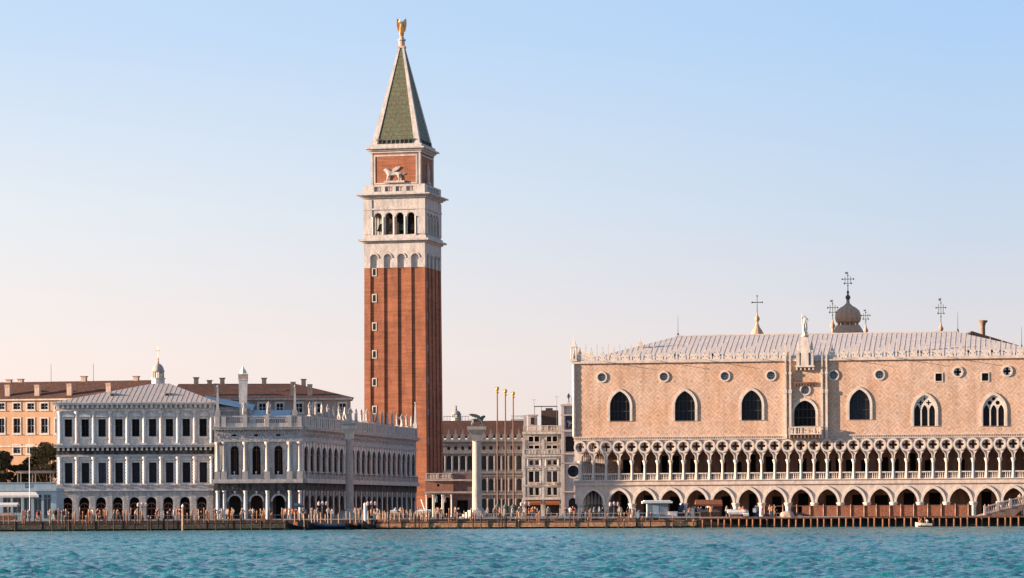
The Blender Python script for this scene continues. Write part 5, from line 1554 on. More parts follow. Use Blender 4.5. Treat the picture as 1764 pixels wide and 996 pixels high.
# ------------------------------------------------------------------ trees and pavilion at the left
def leaf_mat(name, c1, c2):
    m = bpy.data.materials.new(name); m.use_nodes = True
    nt = m.node_tree; b = nt.nodes['Principled BSDF']; b.inputs['Roughness'].default_value = .7; b.inputs['Specular IOR Level'].default_value = .2
    g_ = nt.nodes.new('ShaderNodeNewGeometry'); mx = nt.nodes.new('ShaderNodeMix'); mx.data_type = 'RGBA'
    mx.inputs[6].default_value = (*c1, 1); mx.inputs[7].default_value = (*c2, 1)
    nt.links.new(g_.outputs['Random Per Island'], mx.inputs[0]); nt.links.new(mx.outputs[2], b.inputs['Base Color'])
    return m
LEAF = leaf_mat('dark foliage', (.020, .022, .010), (.050, .040, .018))
def tree(label, px, pyt, pxw, Y, seed, group='trees behind the pavilion'):
    rs = random.Random(seed)
    X, Zt = W(px, pyt, Y); H = Zt - GZ; rad = pxw * Y / FOC / 2
    t = thing('garden_tree', label, 'tree', (X, Y, GZ), 0, group)
    m = MB(); m.tube((0, 0, 0), (.15, .1, H * .45), .30, .2, 8)
    clumps = []
    for i in range(60):
        a = rs.uniform(0, 2 * PI); zz = H * rs.uniform(.30, .93)
        k = math.sqrt(max(.05, 1 - ((zz / H - .58) / .46) ** 2))
        r_c = rad * k * rs.uniform(.15, 1.0)
        p = (r_c * math.cos(a), r_c * math.sin(a), zz)
        m.tube((.1, .1, H * rs.uniform(.25, .45)), p, .12, .03, 5)
        clumps.append((p, rad * rs.uniform(.14, .36)))
    clumps.append(((0, 0, H * .9), rad * .3))
    m.build('trunk', BARK, t)
    m = MB()
    for (cx, cy, cz2), r_c in clumps:
        for j in range(360):
            u_, v_ = rs.uniform(-1, 1), rs.uniform(0, 2 * PI); q_ = rs.random() ** .45 * r_c
            s_ = math.sqrt(1 - u_ * u_)
            c = Vector((cx + q_ * s_ * math.cos(v_), cy + q_ * s_ * math.sin(v_), cz2 + q_ * u_ * .8))
            a = Vector((rs.gauss(0, 1), rs.gauss(0, 1), rs.gauss(0, 1))).normalized(); b = a.orthogonal().normalized(); e = rs.uniform(.10, .20)
            m.face([m.bm.verts.new(c + a * e), m.bm.verts.new(c + b * e * .6), m.bm.verts.new(c - a * e), m.bm.verts.new(c - b * e * .6)])
    m.build('crown', LEAF, t, fix=False)
    return t
tree('tallest dark bushy tree standing against the salmon wall and the mint', 80, 755, 66, 512, 1)
tree('dark tree at the far left edge behind the pavilion', 2, 771, 46, 514, 2)
tree('low dark tree between the two taller ones', 36, 795, 52, 516, 3)
tree('lowest dark tree beside the left corner of the mint', 58, 778, 44, 518, 4)

Yp = 488
V0 = Frame(-60, Yp, 0)
pav = thing('garden_pavilion', 'low pale blue pavilion with glass doors, awning and roof pergola, left of the mint', 'pavilion', (V0.X0, Yp, GZ), 0)
def vz(py): return V0.z(50, py)
def vu(px): return V0.u(px, 860)
VL_ = vu(97)
gl = [(vu(a), vu(b)) for a, b in ((-50, -36), (-33, -18), (-15, 0), (5, 19), (22, 37), (41, 54), (58, 72), (75, 88))]
m = MB().pierced(rect(0, VL_, 0, vz(846)), [rect(a, b, .3 if i > 4 else 1.2, vz(852)) for i, (a, b) in enumerate(gl)], 0, .35)
m.box(0, .3, .351, 8, 0, vz(846)); m.box(VL_ - .3, VL_, .351, 8, 0, vz(846)); m.box(.3, VL_ - .3, 7.7, 8, 0, vz(846)); m.build('wall', PALEB, pav)
m = MB(); m.box(-.2, VL_ + .1, -.25, 8, vz(846), vz(842)); m.box(0, VL_, -.1, .2, vz(842), vz(832)); m.box(-.1, VL_ + .05, -.2, .3, vz(832), vz(831)); m.box(.1, VL_, .201, 7.9, vz(842), vz(841)); m.build('parapet', PALEB, pav)
for i, (a, b) in enumerate(gl):
    z0, z1 = (.3 if i > 4 else 1.2), vz(852)
    f = MB().band(rect(a + .08, b - .08, z0 + .08, z1 - .08), rect(a, b, z0, z1), .1, .2); f.box((a + b) / 2 - .03, (a + b) / 2 + .03, .1, .2, z0, z1); f.box(a, b, .1, .2, z1 - .65, z1 - .58)
    f = f.build('glass_door', PALEB, pav)
    p = MB(); p.poly([(x, .24, z) for x, z in rect(a, b, z0, z1)]); p.build('pane', mat('teal window glass', (.03, .055, .065), rough=.2, spec=.5, scale=.8), f)
m = MB(); x0, x1 = vu(-5), vu(69)
m.pierced([(0, 0), (0.001, 0.001), (.0, .12)], [], 0, .01) if False else None
v = [(x0, -.02, vz(846.5)), (x1 - .8, -.02, vz(846.5)), (x1, -1.3, vz(853.5)), (x0, -1.3, vz(853.5))]
m.poly(v); m.box(x0, x1, -1.32, -1.28, vz(857), vz(853.4)); m.build('awning', CANVAS, pav, fix=False)
m = MB(); x0, x1 = vu(29), vu(85.5)
for x in (x0, vu(54.5), x1):
    for y in (1.0, 4.0): m.box(x - .07, x + .07, y - .07, y + .07, vz(841), vz(815))
m.box(x0 - .3, x1 + .3, .8, 1.1, vz(815), vz(812)); m.box(x0 - .3, x1 + .3, 3.9, 4.2, vz(815), vz(812))
for i in range(14): m.box(x0 + i * (x1 - x0) / 13 - .05, x0 + i * (x1 - x0) / 13 + .05, .6, 4.4, vz(812), vz(811))
m.build('roof_pergola', CHIM, pav)
# round emblem with a letter on the parapet
tx = bpy.data.curves.new('letter', 'FONT'); tx.body = 'D'; tx.size = 1.05; tx.extrude = .02; tx.align_x = 'CENTER'; tx.align_y = 'CENTER'
to = bpy.data.objects.new('letter', tx); COL.objects.link(to)
dg = bpy.context.evaluated_depsgraph_get(); tm = bpy.data.meshes.new_from_object(to.evaluated_get(dg)); bpy.data.objects.remove(to)
tm.materials.clear(); tm.materials.append(IRON)
link('letter_emblem', tm, pav, T(vu(47.5), -.13, vz(837)) @ Matrix.Rotation(R(90), 4, 'X'))
def flagpole(name, label, px, pyt, Y, r, cap, zb=GZ, mt=WHITE, group=None):
    X, Zt = W(px, pyt, Y)
    t = thing(name, label, 'flagpole', (X, Y, zb), 0, group)
    m = MB().tube((0, 0, 0), (0, 0, Zt - zb), r, r * .6, 8); m.build('mast', mt, t)
    if cap:
        m = MB().lathe([(r * 1.5, Zt - zb), (r * 1.8, Zt - zb + .2), (r * .8, Zt - zb + .45), (r * 2.0, Zt - zb + .8), (r * 1.2, Zt - zb + 1.2), (.03, Zt - zb + 1.5)], 8)
        m.box(-.38, .38, -.03, .03, Zt - zb + .9, Zt - zb + 1.3); m.build('gilded_finial', GOLD, t)
        m = MB().lathe([(1.0, 0), (1.0, .4), (.7, .5), (.6, 1.6), (.75, 1.9), (.45, 2.3), (r * 1.1, 2.6)], 12); m.build('pedestal', BRONZE, t)
    return t
flagpole('flagpole', 'slim white flagpole in front of the low pale blue pavilion', 50.5, 755, 470, .07, False)
for px, pyt, Y, lb in ((856.5, 678, 640, 'tallest of three reddish flagpoles with gilded tops, nearest the lion column'), (870.5, 682, 652, 'middle of the three reddish flagpoles with gilded tops'), (884, 686, 664, 'shortest of three reddish flagpoles with gilded tops, nearest the pale clock wing')):
    flagpole('flagpole', lb, px, pyt, Y, .20, True, mt=mat('red brown mast paint', (.19, .11, .08), scale=.5), group='flagpoles before the basilica')

# ------------------------------------------------------------------ the two columns
GRANITE = mat('grey granite', (.40, .335, .295), col2=(.30, .25, .22), scale=.6)
PINKGR = mat('pale pinkish granite', (.46, .385, .33), col2=(.35, .29, .25), scale=.6)
def big_column(name, label, px, Y, r0, pyc0, pyc1, wa, mt, mcap):
    X = W(px, 800, Y)[0]
    t = thing(name, label, 'column', (X, Y, GZ))
    f = lambda py: W(px, py, Y)[1] - GZ
    m = MB().lathe([(r0 * 1.0, 1.5), (r0, 2), (r0 * .86, f(pyc1))], 20); m.build('shaft', mt, t, smooth=True)
    m = MB()
    for k in range(4): m.lathe([(2.9 - k * .45, k * .32), (2.9 - k * .45, k * .32 + .31)], 8)
    m.lathe([(r0 * 1.3, 1.28), (r0 * 1.35, 1.45), (r0 * 1.1, 1.6)], 16); m.build('stepped_base', STONE, t)
    h0, h1 = f(pyc1), f(pyc0); a = wa
    m = MB().lathe([(r0 * .9, h0 - .15), (r0 * 1.0, h0), (r0 * .9, h0 + .1)], 16); m.frustum(0, 0, h0 + .05, h0 + (h1 - h0) * .45, r0 * 1.9, r0 * 1.9, r0 * 2.3, r0 * 2.3); m.frustum(0, 0, h0 + (h1 - h0) * .45, h0 + (h1 - h0) * .78, r0 * 2.2, r0 * 2.2, a * .95, a * .95); m.box(-a / 2, a / 2, -a / 2, a / 2, h0 + (h1 - h0) * .78, h1)
    m.build('capital', mcap, t)
    return t, h1
t, h1 = big_column('saint_column', 'grey granite column with a pale saint statue, standing before the long library front', 602, 507, .66, 734, 757, 2.35, GRANITE, MARBLE)
m = MB().add_mesh(human('saint', 3, 1, True), T(.1, 0, .75) @ RZ(30) @ Matrix.Scale(1.22, 4)); m.build('saint_statue', STATUE, t, T(0, 0, h1), smooth=True)
dr = skin_mesh('dragon', [(-1.0, 0, .25), (-.3, 0, .42), (.4, 0, .42), (1.0, 0, .38), (1.5, 0, .3), (-1.5, 0, .35), (-1.9, 0, .55), (-.4, .3, .1), (-.4, -.3, .1), (.5, .3, .1), (.5, -.3, .1)], [(0, 1), (1, 2), (2, 3), (3, 4), (0, 5), (5, 6), (1, 7), (1, 8), (2, 9), (2, 10)], [.2, .3, .32, .22, .12, .12, .06, .12, .12, .12, .12])
m = MB().add_mesh(dr, Matrix.Diagonal((-.75, 1, 1.1, 1))); m.build('crocodile', STATUE, t, T(-.1, 0, h1), smooth=True)
m = MB().tube((-.35, -.3, .6), (-.42, -.3, 3.1), .05, .03, 5); m.build('spear', STATUE, t, T(0, 0, h1))
t, h1 = big_column('lion_column', 'pale granite column with a green bronze winged lion on its capital, nearest the flagpoles', 821.5, 478, .75, 735, 760, 2.9, PINKGR, PINKGR)
m = MB().add_mesh(lm, Matrix.Diagonal((.72, .8, .80, 1))); m.box(-1.15, 1.15, -.55, .55, -.05, .06); m.build('bronze_lion', BRONZE, t, T(.1, 0, h1 + .02), smooth=True)
w_ = [(x * .80 - .0, z * .62) for x, z in wing_pts()]
m = MB().pierced([(x + .25, 1.15 + z * .8) for x, z in w_], [], -.34, -.24); m.pierced([(x + .35, 1.2 + z * .85) for x, z in w_], [], .24, .34); m.build('lion_wing', BRONZE, t, T(0, 0, h1 + .02))

# ------------------------------------------------------------------ landing stages
def stage(label, pxa, pxb, Ya, Yb, posts, zt=1.0):
    xa, xb = W(pxa, 905, Ya)[0], W(pxb, 905, Yb)[0]
    L = math.hypot(xb - xa, Yb - Ya); ang = math.atan2(Yb - Ya, xb - xa)
    t = thing('landing_stage', label, 'landing stage', (xa, Ya, 0), ang)
    m = MB().box(0, L, 0, 3.6, zt - .16, zt); m.build('deck', WOODR, t)
    m = MB()
    for k, (z0, z1) in enumerate(((.16, .34), (.36, .54), (.56, .74))): m.box(0, L, -.10 + .012 * k, .02, z0, z1)
    m.build('fender_board', mat('worn fender timber', (.44, .24, .135), col2=(.27, .13, .07), scale=1.2, grain=.25), t)
    m = MB().box(.05, L - .05, .25, 3.5, -.3, .7); m.build('float', TAR, t)
    m = MB().box(-.13, .13, -.16, .1, -.8, zt + .22); o = m.build('pile', TAR, t)
    row(o, [T(min(L, max(0, (W(p, 905, (Ya + Yb) / 2)[0] - xa))), 0, 0) for p in posts])
    m = MB()
    n = int(L / 1.9)
    for i in range(n + 1):
        m.box(i * L / n - .03, i * L / n + .03, 3.3, 3.36, zt, zt + 1.05)
    m.box(0, L, 3.31, 3.35, zt + 1.0, zt + 1.06); m.box(0, L, 3.31, 3.35, zt + .5, zt + .54); m.build('railing', mat('grey painted rail', (.40, .34, .30), scale=1), t)
    # low bollards, coils and benches on the deck are parts of the stage
    m = MB(); rs = random.Random(pxa)
    x = .6
    while x < L - .8:
        w = rs.uniform(.3, .9)
        if rs.random() < .6: m.box(x, x + w, .35, .8, zt, zt + rs.uniform(.15, .42))
        x += w + rs.uniform(.3, 1.6)
    m.build('deck_bench', WOODR, t)
    return t
stage('long floating timber landing stage before the mint and library', -40, 497, 440.5, 443, (-15, 30, 75, 122, 166, 213, 260, 307, 357, 403, 450, 495))
stage('timber landing stage in front of the lion column, square and kiosk', 643, 1205, 444.5, 440.5, (645, 692, 740, 790, 843, 892, 941, 994, 1046, 1098, 1149, 1203))
# the wharf on piles
xa, xb = W(1206, 905, 445.5)[0], W(1800, 905, 442.5)[0]
L = xb - xa
wharf = thing('piled_wharf', 'dark wharf on closely set timber piles below the fenced palace quay', 'wharf', (xa, 445.5, 0), math.atan2(-3, L))
m = MB().box(0, L, 0, 6.5, 1.12, 1.30); m.build('deck', WOODR, wharf)
m = MB().box(0, L, 1.2, 1.5, -.5, 1.1); m.build('back_boards', TAR, wharf)
m = MB().tube((0, 0, -1), (0, 0, 1.12), .15, .14, 8); o = m.build('pile', WOODR, wharf)
n = 48; row(o, [T(.5 + (L - 1) * i / (n - 1) + rnd.uniform(-.15, .15), -.05 + rnd.uniform(-.05, .12), rnd.uniform(-.12, .12)) for i in range(n)])
m = MB().box(0, L, -.02, .12, .10, .22); m.build('waling', TAR, wharf)
# hoarding
Yh = 447.6
xa, xb = W(1318, 880, Yh)[0], W(1676, 880, Yh)[0]
L = xb - xa
fence = thing('site_fence', 'long reddish brown net fence with pale posts along the palace quay', 'fence', (xa, Yh + 3.2, GZ), R(-8))
def hz(py): return W(1500, py, Yh)[1] - GZ
pf = (W(1385, 880, Yh)[0] - xa)
m = MB().box(pf, L, -.01, .02, .08, hz(870.5)); m.build('net_panel', mat('reddish brown netting', (.27, .105, .06), col2=(.18, .07, .042), scale=.7, grain=.3, rough=.9), fence)
m = MB().tube((0, -.06, 0), (0, -.06, hz(868.5)), .06, .055, 8); o = m.build('fence_post', WOODP, fence)
ps_ = [W(px, 880, Yh)[0] - xa for px in (1320, 1329, 1337, 1352, 1376, 1399, 1422, 1446, 1469, 1492, 1513, 1536, 1555, 1577, 1601, 1624, 1648, 1670)]
row(o, [T(x, 0, 0) for x in ps_])
m = MB().box(0, L, -.05, -.02, hz(871.5), hz(870.6)); m.box(0, pf, -.05, -.02, .55, .63); m.build('fence_rail', WOOD, fence)
# bridge
Yb_ = 446.5
B0 = Frame(1676, Yb_, 0)
br = thing('stone_bridge', 'white stone footbridge with balustrade rising at the right edge of the quay', 'bridge', (B0.X0, Yb_, GZ))
bu_ = lambda px: B0.u(px, 870)
bz_ = lambda py: B0.z(1740, py)
xe = bu_(1850)
prof = [(bu_(1676), -1.3), (bu_(1742), -1.3), (bu_(1745), -.2), (bu_(1757), .7), (bu_(1775), 1.3), (bu_(1800), 1.6), (bu_(1850), 1.6), (xe, bz_(866)), (bu_(1790), bz_(862)), (bu_(1764), bz_(869)), (bu_(1720), bz_(880)), (bu_(1690), bz_(889)), (bu_(1676), bz_(892))]
m = MB().pierced(prof, [], 0, 7); m.build('bridge_body', mat('brownish bridge stone', (.30, .20, .145), col2=(.20, .125, .09), scale=.6), br)
def par(px): return np.interp(px, [1676, 1690, 1720, 1764, 1790, 1850], [bz_(892), bz_(889), bz_(880), bz_(869), bz_(862), bz_(862)])
m = MB(); px = 1697
pp_ = []
for a, b in ((1697, 1719), (1719, 1741), (1741, 1764), (1764, 1792), (1792, 1850)):
    A_, B_ = par(a), par(b)
    for z, hh in ((1.02, .16), (.0, .14)):
        m.pierced([(bu_(a), A_ + z), (bu_(b), B_ + z), (bu_(b), B_ + z + hh), (bu_(a), A_ + z + hh)], [], -.02, .24)
    n = 6
    for j in range(1, n):
        q_ = a + (b - a) * j / n; z = par(q_)
        m.lathe([(.07, z + .1), (.12, z + .4), (.06, z + 1.06)], 6, cx=bu_(q_), cy=.11)
    m.box(bu_(a) - .17, bu_(a) + .17, -.06, .28, A_ - .05, A_ + 1.3)
m.build('bridge_balustrade', PINKSTONE, br)

# ------------------------------------------------------------------ stalls, kiosk and things on the quay
def at(px, Y): return (W(px, 885, Y)[0], Y, GZ)
def hgt(px, py, Y): return W(px, py, Y)[1] - GZ
Yk = 451
k = thing('ticket_kiosk', 'pale blue grey corrugated kiosk with an overhanging white roof before the palace', 'kiosk', at(1133, Yk))
hw = 21 * Yk / FOC; hk = hgt(1133, 867, Yk)
m = MB().box(-hw * .86, hw * .86, 0, 3, 0, hk)
for i in range(18): m.box(-hw * .84 + i * hw * 1.68 / 17 - .035, -hw * .84 + i * hw * 1.68 / 17 + .035, -.05, -.002, .15, hk - .05)
m.build('wall', mat('blue grey cladding', (.36, .40, .43), col2=(.28, .32, .35), scale=1), k)
m = MB().box(-hw * 1.25, hw * 1.2, -.7, 3.6, hk, hk + .30); m.box(-hw * 1.1, hw * 1.05, -.4, 3.2, hk + .302, hk + .42); m.build('roof', WHITE, k)
m = MB().lathe([(.1, 0), (.12, .1), (.1, .2)], 8); o = m.build('roof_vent', IRON, k); row(o, [T(.1, .5, hk + .42), T(.7, .5, hk + .42)])
m = MB().box(-hw * .4, hw * .1, -.06, -.003, 0.02, 1.9); m.build('door', PALEB, k)
def covered_stall(name, label, px, Y, w, py0, py1, mt, slant=.35, group=None, legs=True):
    t = thing(name, label, 'stall', at(px, Y), 0, group)
    z0, z1 = hgt(px, py1, Y), hgt(px, py0, Y); hw = w * Y / FOC / 2
    m = MB()
    r_ = [(-hw, -.9, z0 + .25), (hw, -.9, z0 + .25), (hw, .5, z1), (-hw, .5, z1)]; r2 = [(-hw, 1.8, z0 + .25), (hw, 1.8, z0 + .25)]
    m.poly(r_); m.poly([r_[3], r_[2], r2[1], r2[0]]); m.poly([r_[0], r_[3], r2[0]]); m.poly([r_[1], r_[2], r2[1]])
    m.box(-hw - .01, hw + .01, -.93, -.89, z0, z0 + .28); m.box(-hw - .01, hw + .01, 1.79, 1.83, z0, z0 + .28)
    m.build('canopy', mt, t, fix=False)
    m = MB()
    for x in (-hw + .1, hw - .1):
        for y in (-.8, 1.7): m.tube((x, y, 0), (x, y, z0 + .3), .035, .035, 6)
    m.build('stall_pole', IRON, t)
    m = MB().box(-hw + .25, hw - .25, -.4, 1.2, 0, .75); m.box(-hw + .2, hw - .2, -.45, 1.25, .75, .82); m.build('counter', WOOD, t)
    rs = random.Random(px); m = MB()
    m.box(-hw + .3, hw - .3, -.3, .9, .821, .95); m.box(-hw + .5, hw - .6, .2, .9, .951, 1.2)
    m.build('display_tray', CHIM, t)
    return t
covered_stall('market_stall', 'stall under a dark brown canopy between the kiosk and the white canopy', 1221, 452, 46, 861, 872, BROWNC)
covered_stall('market_stall', 'wide low stall under a clean white canopy in front of the palace arches', 1267, 449.5, 27, 877.5, 886, CANVAS)
covered_stall('market_stall', 'narrow stall under a white canopy right of the wide white one', 1284.5, 449, 9, 879, 889, CANVAS)
covered_stall('market_stall', 'pale topped stall nearest the foot of the brick tower', 727, 452, 18, 878, 884, CANVAS)
covered_stall('market_stall', 'small pale topped stall right beside the leaning white pole', 739.5, 453, 6.5, 878, 883, CANVAS)
covered_stall('market_stall', 'pale topped stall before the far end of the library', 678, 452, 11, 879, 883.5, CANVAS)
covered_stall('market_stall', 'white canopied stall in front of the pavilion at the far left', 12, 455, 38, 866, 873, CANVAS)
covered_stall('market_stall', 'stall with a small dark teal canopy by the library corner', 514, 456, 15, 867, 874, TARP)
def boxes(name, label, cat, px, Y, wpx, py, mt, dome=False, dep=1.4):
    t = thing(name, label, cat, at(px, Y)); hw = wpx * Y / FOC / 2; H = hgt(px, py, Y)
    if dome:
        me = bpy.data.meshes.new('heap'); b = bmesh.new(); bmesh.ops.create_icosphere(b, subdivisions=3, radius=1)
        rs = random.Random(px)
        for v in b.verts:
            n_ = math.sin(v.co.x * 5 + px) * .08 + math.sin(v.co.y * 7) * .06 + math.sin(v.co.z * 6 + 2) * .06
            v.co = Vector((v.co.x * hw * (1 + n_), v.co.y * dep * (1 + n_), max(0, v.co.z) * H * (1 + n_)))
        b.to_mesh(me); b.free()
        m = MB().add_mesh(me); m.build('cover', mt, t, smooth=True)
        m = MB()
        for x in (-hw * .6, 0, hw * .6): m.tube((x, -dep * .8, .02), (x, dep * .8, .02), .05, .05, 5)
        m.build('skid', WOOD, t)
    else:
        m = MB().box(-hw, hw, 0, dep, .08, H); m.box(-hw - .04, hw + .04, -.04, dep + .04, H, H + .06); m.build('cabinet', mt, t)
        m = MB().box(-hw * .8, hw * .8, -.03, -.002, H * .2, H * .9); m.build('door', CANVAS, t)
        m = MB()
        for x in (-hw * .8, hw * .8): m.box(x - .05, x + .05, .1, dep - .1, 0, .08)
        m.build('foot', IRON, t)
    return t
boxes('storage_cabinet', 'white storage cabinet against the right side of the kiosk', 'cabinet', 1159.5, 450.5, 15, 882, WHITE)
boxes('storage_cabinet', 'tall beige cabinet left of the brown canopy', 'cabinet', 1188, 451, 16, 876, CANVAS)
boxes('storage_cabinet', 'small bright white cabinet near the railing between clock tower and palace', 'cabinet', 969, 447.5, 4, 887, WHITE, dep=.5)
boxes('covered_heap', 'dark rounded tarpaulin heap between the kiosk and the beige cabinet', 'heap', 1175, 453, 15, 869, TARP, True)
boxes('covered_heap', 'dark blue tarpaulin heap left of the kiosk', 'heap', 1101, 450, 16, 880, TARP, True)
boxes('covered_heap', 'large pale canvas heap inside the open part of the fence', 'heap', 1356, 449.8, 27, 881, CHIM, True, dep=1.0)
boxes('covered_heap', 'low pale canvas heap at the start of the netting', 'heap', 1378, 449.8, 15, 887, CHIM, True, dep=.8)
def board(label, px, Y, w, py0, py1, mt):
    t = thing('notice_board', label, 'sign', at(px, Y)); hw = w * Y / FOC / 2; z0, z1 = hgt(px, py1, Y), hgt(px, py0, Y)
    m = MB().box(-hw, hw, -.04, .04, z0, z1); m.build('panel', mt, t)
    m = MB().tube((-hw * .7, .06, 0), (-hw * .7, .06, z1), .04, .04, 6); m.tube((hw * .7, .06, 0), (hw * .7, .06, z1), .04, .04, 6); m.build('sign_post', IRON, t)
board('white square board on posts right of the white canopies', 1300, 449, 5.5, 876, 883, WHITE)
board('blue square board on posts before the clock wing', 943, 448.5, 8, 880, 889, mat('blue sign paint', (.06, .13, .20), scale=1))
# leaning pole
X, Z = W(733, 877, 470); X2, Z2 = W(725.5, 860, 470)
t = thing('leaning_pole', 'white pole leaning over the stall at the foot of the brick tower', 'pole', (W(737, 890, 470)[0], 470, GZ))
m = MB().tube((0, 0, .05), (X2 - t.location.x, 0, Z2 - GZ), .13, .09, 8); m.build('shaft', WHITE, t)
m = MB().lathe([(.4, 0), (.4, .12), (.12, .2)], 10); m.build('foot', IRON, t)
# lamps
def lamp(label, px, Y, pyt, arms):
    t = thing('street_lamp', label, 'street lamp', at(px, Y), 0, 'lamps along the quay'); H = hgt(px, pyt, Y)
    m = MB().lathe([(.28, 0), (.28, .3), (.14, .5), (.09, .9), (.06, H - .4)], 8)
    for s_ in ((-1, 1) if arms else ()): m.tube((0, 0, H - .5), (s_ * .55, 0, H - .45), .035, .03, 6)
    m.build('lamp_standard', IRON, t)
    m = MB().lathe([(.1, 0), (.2, .1), (.24, .42), (.12, .55), (.03, .65)], 8); o = m.build('lamp_glass', mat('pinkish lamp glass', (.55, .42, .38), rough=.3, spec=.5), t)
    row(o, [T(0, 0, H - .4)] + ([T(-.55, 0, H - .45), T(.55, 0, H - .45)] if arms else []))
for px, Y, pyt, lb in ((556, 458, 866, 'three armed lamp with pinkish glass by the gondola moorings'), (640, 458, 866, 'three armed lamp with pinkish glass left of the saint column landing'), (245, 458, 868, 'three armed lamp before the sixth arch of the mint'), (1058, 456, 867, 'three armed lamp before the second palace arch'), (905, 458, 867, 'three armed lamp before the left bay of the clock wing')):
    lamp(lb, px, Y, pyt, True)
# tall mooring posts
def post(label, px, Y, pyt, r, mt, group=None, nm='mooring_post', capm=None):
    X = W(px, 900, Y)[0]; zt = W(px, pyt, Y)[1]
    t = thing(nm, label, 'mooring post', (X, Y, -1.0), 0, group)
    m = MB().tube((0, 0, 0), (0, 0, zt + 1 - .3), r, r * .9, 8); m.build('timber', mt, t)
    m = MB().lathe([(r * .95, zt + .7), (r * 1.15, zt + .75), (r * .9, zt + .95), (.03, zt + 1.1)], 8); m.build('cap', capm or WHITE, t)
post('tall pale mooring post rising before the eighth mint arch', 315, 440, 870, .18, WOODP)
post('tallest white mooring post between the gondolas and the middle landing stage', 629, 439.8, 867, .20, WHITE)
post('short thick mooring post at the left end of the middle landing stage', 642, 443.5, 899, .2, WOODP)

# mooring poles by the water: one kind, one mesh
def poles(group, label, pxs, Y0, Y1, pa, pb, mt, zb=-1.0):
    first = None; kids = None
    for px in pxs:
        Y = rnd.uniform(Y0, Y1); X = W(px, 890, Y)[0]; zt = W(px, rnd.uniform(pa, pb), Y)[1]
        t = thing('mooring_pole', label, 'mooring pole', (X, Y, zb), 0, group)
        t.rotation_euler = (R(rnd.uniform(-2, 2)), R(rnd.uniform(-2.5, 2.5)), 0)
        H = zt - zb
        if first is None:
            first = [MB().tube((0, 0, 0), (0, 0, 1), .085, .075, 7).build('stake', mt, t), MB().lathe([(.08, .0), (.095, .05), (.06, .2), (.02, .26)], 7).build('stake_head', WOODP, t)]
            kids = list(first)
        else:
            kids = [dup(o, None, t) for o in first]
        kids[0].matrix_basis = Matrix.Diagonal((1, 1, H, 1)); kids[1].matrix_basis = T(0, 0, H)
rnd = random.Random(11)
poles('mooring poles among the gondolas', 'pale mooring pole standing among the gondolas left of the saint column', [508, 514, 517, 525, 532, 538, 542, 547, 553, 560, 566, 571, 584, 597, 604, 609, 614, 619, 624, 635], 440, 447.5, 878, 889, WOODP)
poles('pale poles behind the middle landing stage', 'pale wooden pole in the dense row before the far end of the library', [646 + 3.3 * i for i in range(29)], 445.5, 448.5, 880, 886, WOODP)
poles('poles along the left landing stage', 'brown wooden pole in the loose row behind the left landing stage', [rnd.uniform(2, 495) for i in range(46)], 445.2, 448.3, 876, 891, WOOD)
poles('poles before the square', 'brown wooden pole in the row between the lion column and the palace corner', [rnd.uniform(748, 1100) for i in range(42)], 445.8, 448.4, 878, 888, WOOD)
poles('reddish poles along the left landing stage', 'reddish weathered pole in the loose row behind the left landing stage', [rnd.uniform(2, 495) for i in range(50)], 445.2, 448.3, 876, 892, WOODR)

poles('dark poles in front of the landing stages', 'dark tarred mooring pole standing in the water at the edge of a landing stage', [rnd.choice((rnd.uniform(0, 500), rnd.uniform(640, 1200))) + rnd.gauss(0, 3) for i in range(44)], 439.6, 440.4, 884, 898, mat('dark tarred pole', (.055, .034, .025), col2=(.025, .018, .015), scale=1.5))
# ------------------------------------------------------------------ gondolas
def gondola(label, px, Y, ang, cover, group='gondolas moored by the library corner'):
    t = thing('gondola', label, 'gondola', (W(px, 905, Y)[0], Y, .0), R(ang), group)
    m = MB(); n = 16; sec = []
    for i in range(n + 1):
        s_ = i / n * 2 - 1; x = s_ * 5.4
        w = .72 * (1 - abs(s_) ** 2.4) + .03; zk = -.12 + .75 * max(0, abs(s_) - .55) ** 1.5 * 2.3; zg = .42 + .95 * abs(s_) ** 3.2
        sec.append([m.bm.verts.new((x, y * w, z)) for y, z in ((-1, zg), (-.75, zk + .1), (0, zk), (.75, zk + .1), (1, zg), (.85, zg - .02), (0, max(zk + .16, zg - .30)), (-.85, zg - .02))])
    for a, b in zip(sec, sec[1:]):
        for i in range(8): m.face([a[i], a[(i + 1) % 8], b[(i + 1) % 8], b[i]])
    m.face(sec[0]); m.face(sec[-1][::-1]); m.build('hull', HULLB, t, smooth=True)
    m = MB().pierced([(5.25, 1.25), (5.5, 1.3), (5.62, 1.75), (5.5, 2.05), (5.2, 2.1), (5.3, 1.9), (5.42, 1.7)], [], -.03, .03); m.build('prow_iron', LEAD, t)
    if cover:
        m = MB(); sec = []
        for i in range(9):
            s_ = i / 8 * 1.5 - .75; x = s_ * 4.6; w = .70 * (1 - abs(s_) ** 2.4) + .05; zg = .45 + .95 * abs(s_ * .85) ** 3.2
            sec.append([m.bm.verts.new((x, y * w, zg + z)) for y, z in ((-1.03, -.1), (-.9, .12), (-.3, .32), (.3, .32), (.9, .12), (1.03, -.1))])
        for a, b in zip(sec, sec[1:]):
            for i in range(5): m.face([a[i], a[i + 1], b[i + 1], b[i]])
        m.build('boat_cover', TARP, t, smooth=True, fix=False)
    else:
        m = MB().box(-1.2, .2, -.45, .45, .35, .62); m.box(-1.3, -1.1, -.45, .45, .6, 1.05); m.build('seat', BROWNC, t)
    m = MB().tube((-2.2, .45, .5), (-2.2, .55, 1.0), .06, .05, 6); m.build('oarlock', WOOD, t)
gondola('uncovered black gondola moored nearest the left landing stage', 516, 443.2, 72, False)
gondola('uncovered black gondola pointing at the quay, left of the covered ones', 545, 442.6, 80, False)
gondola('blue covered gondola lying broadside in front of the library', 578, 441.8, 12, True)
gondola('blue covered gondola lying behind another one in front of the library', 585, 445.2, 8, True)
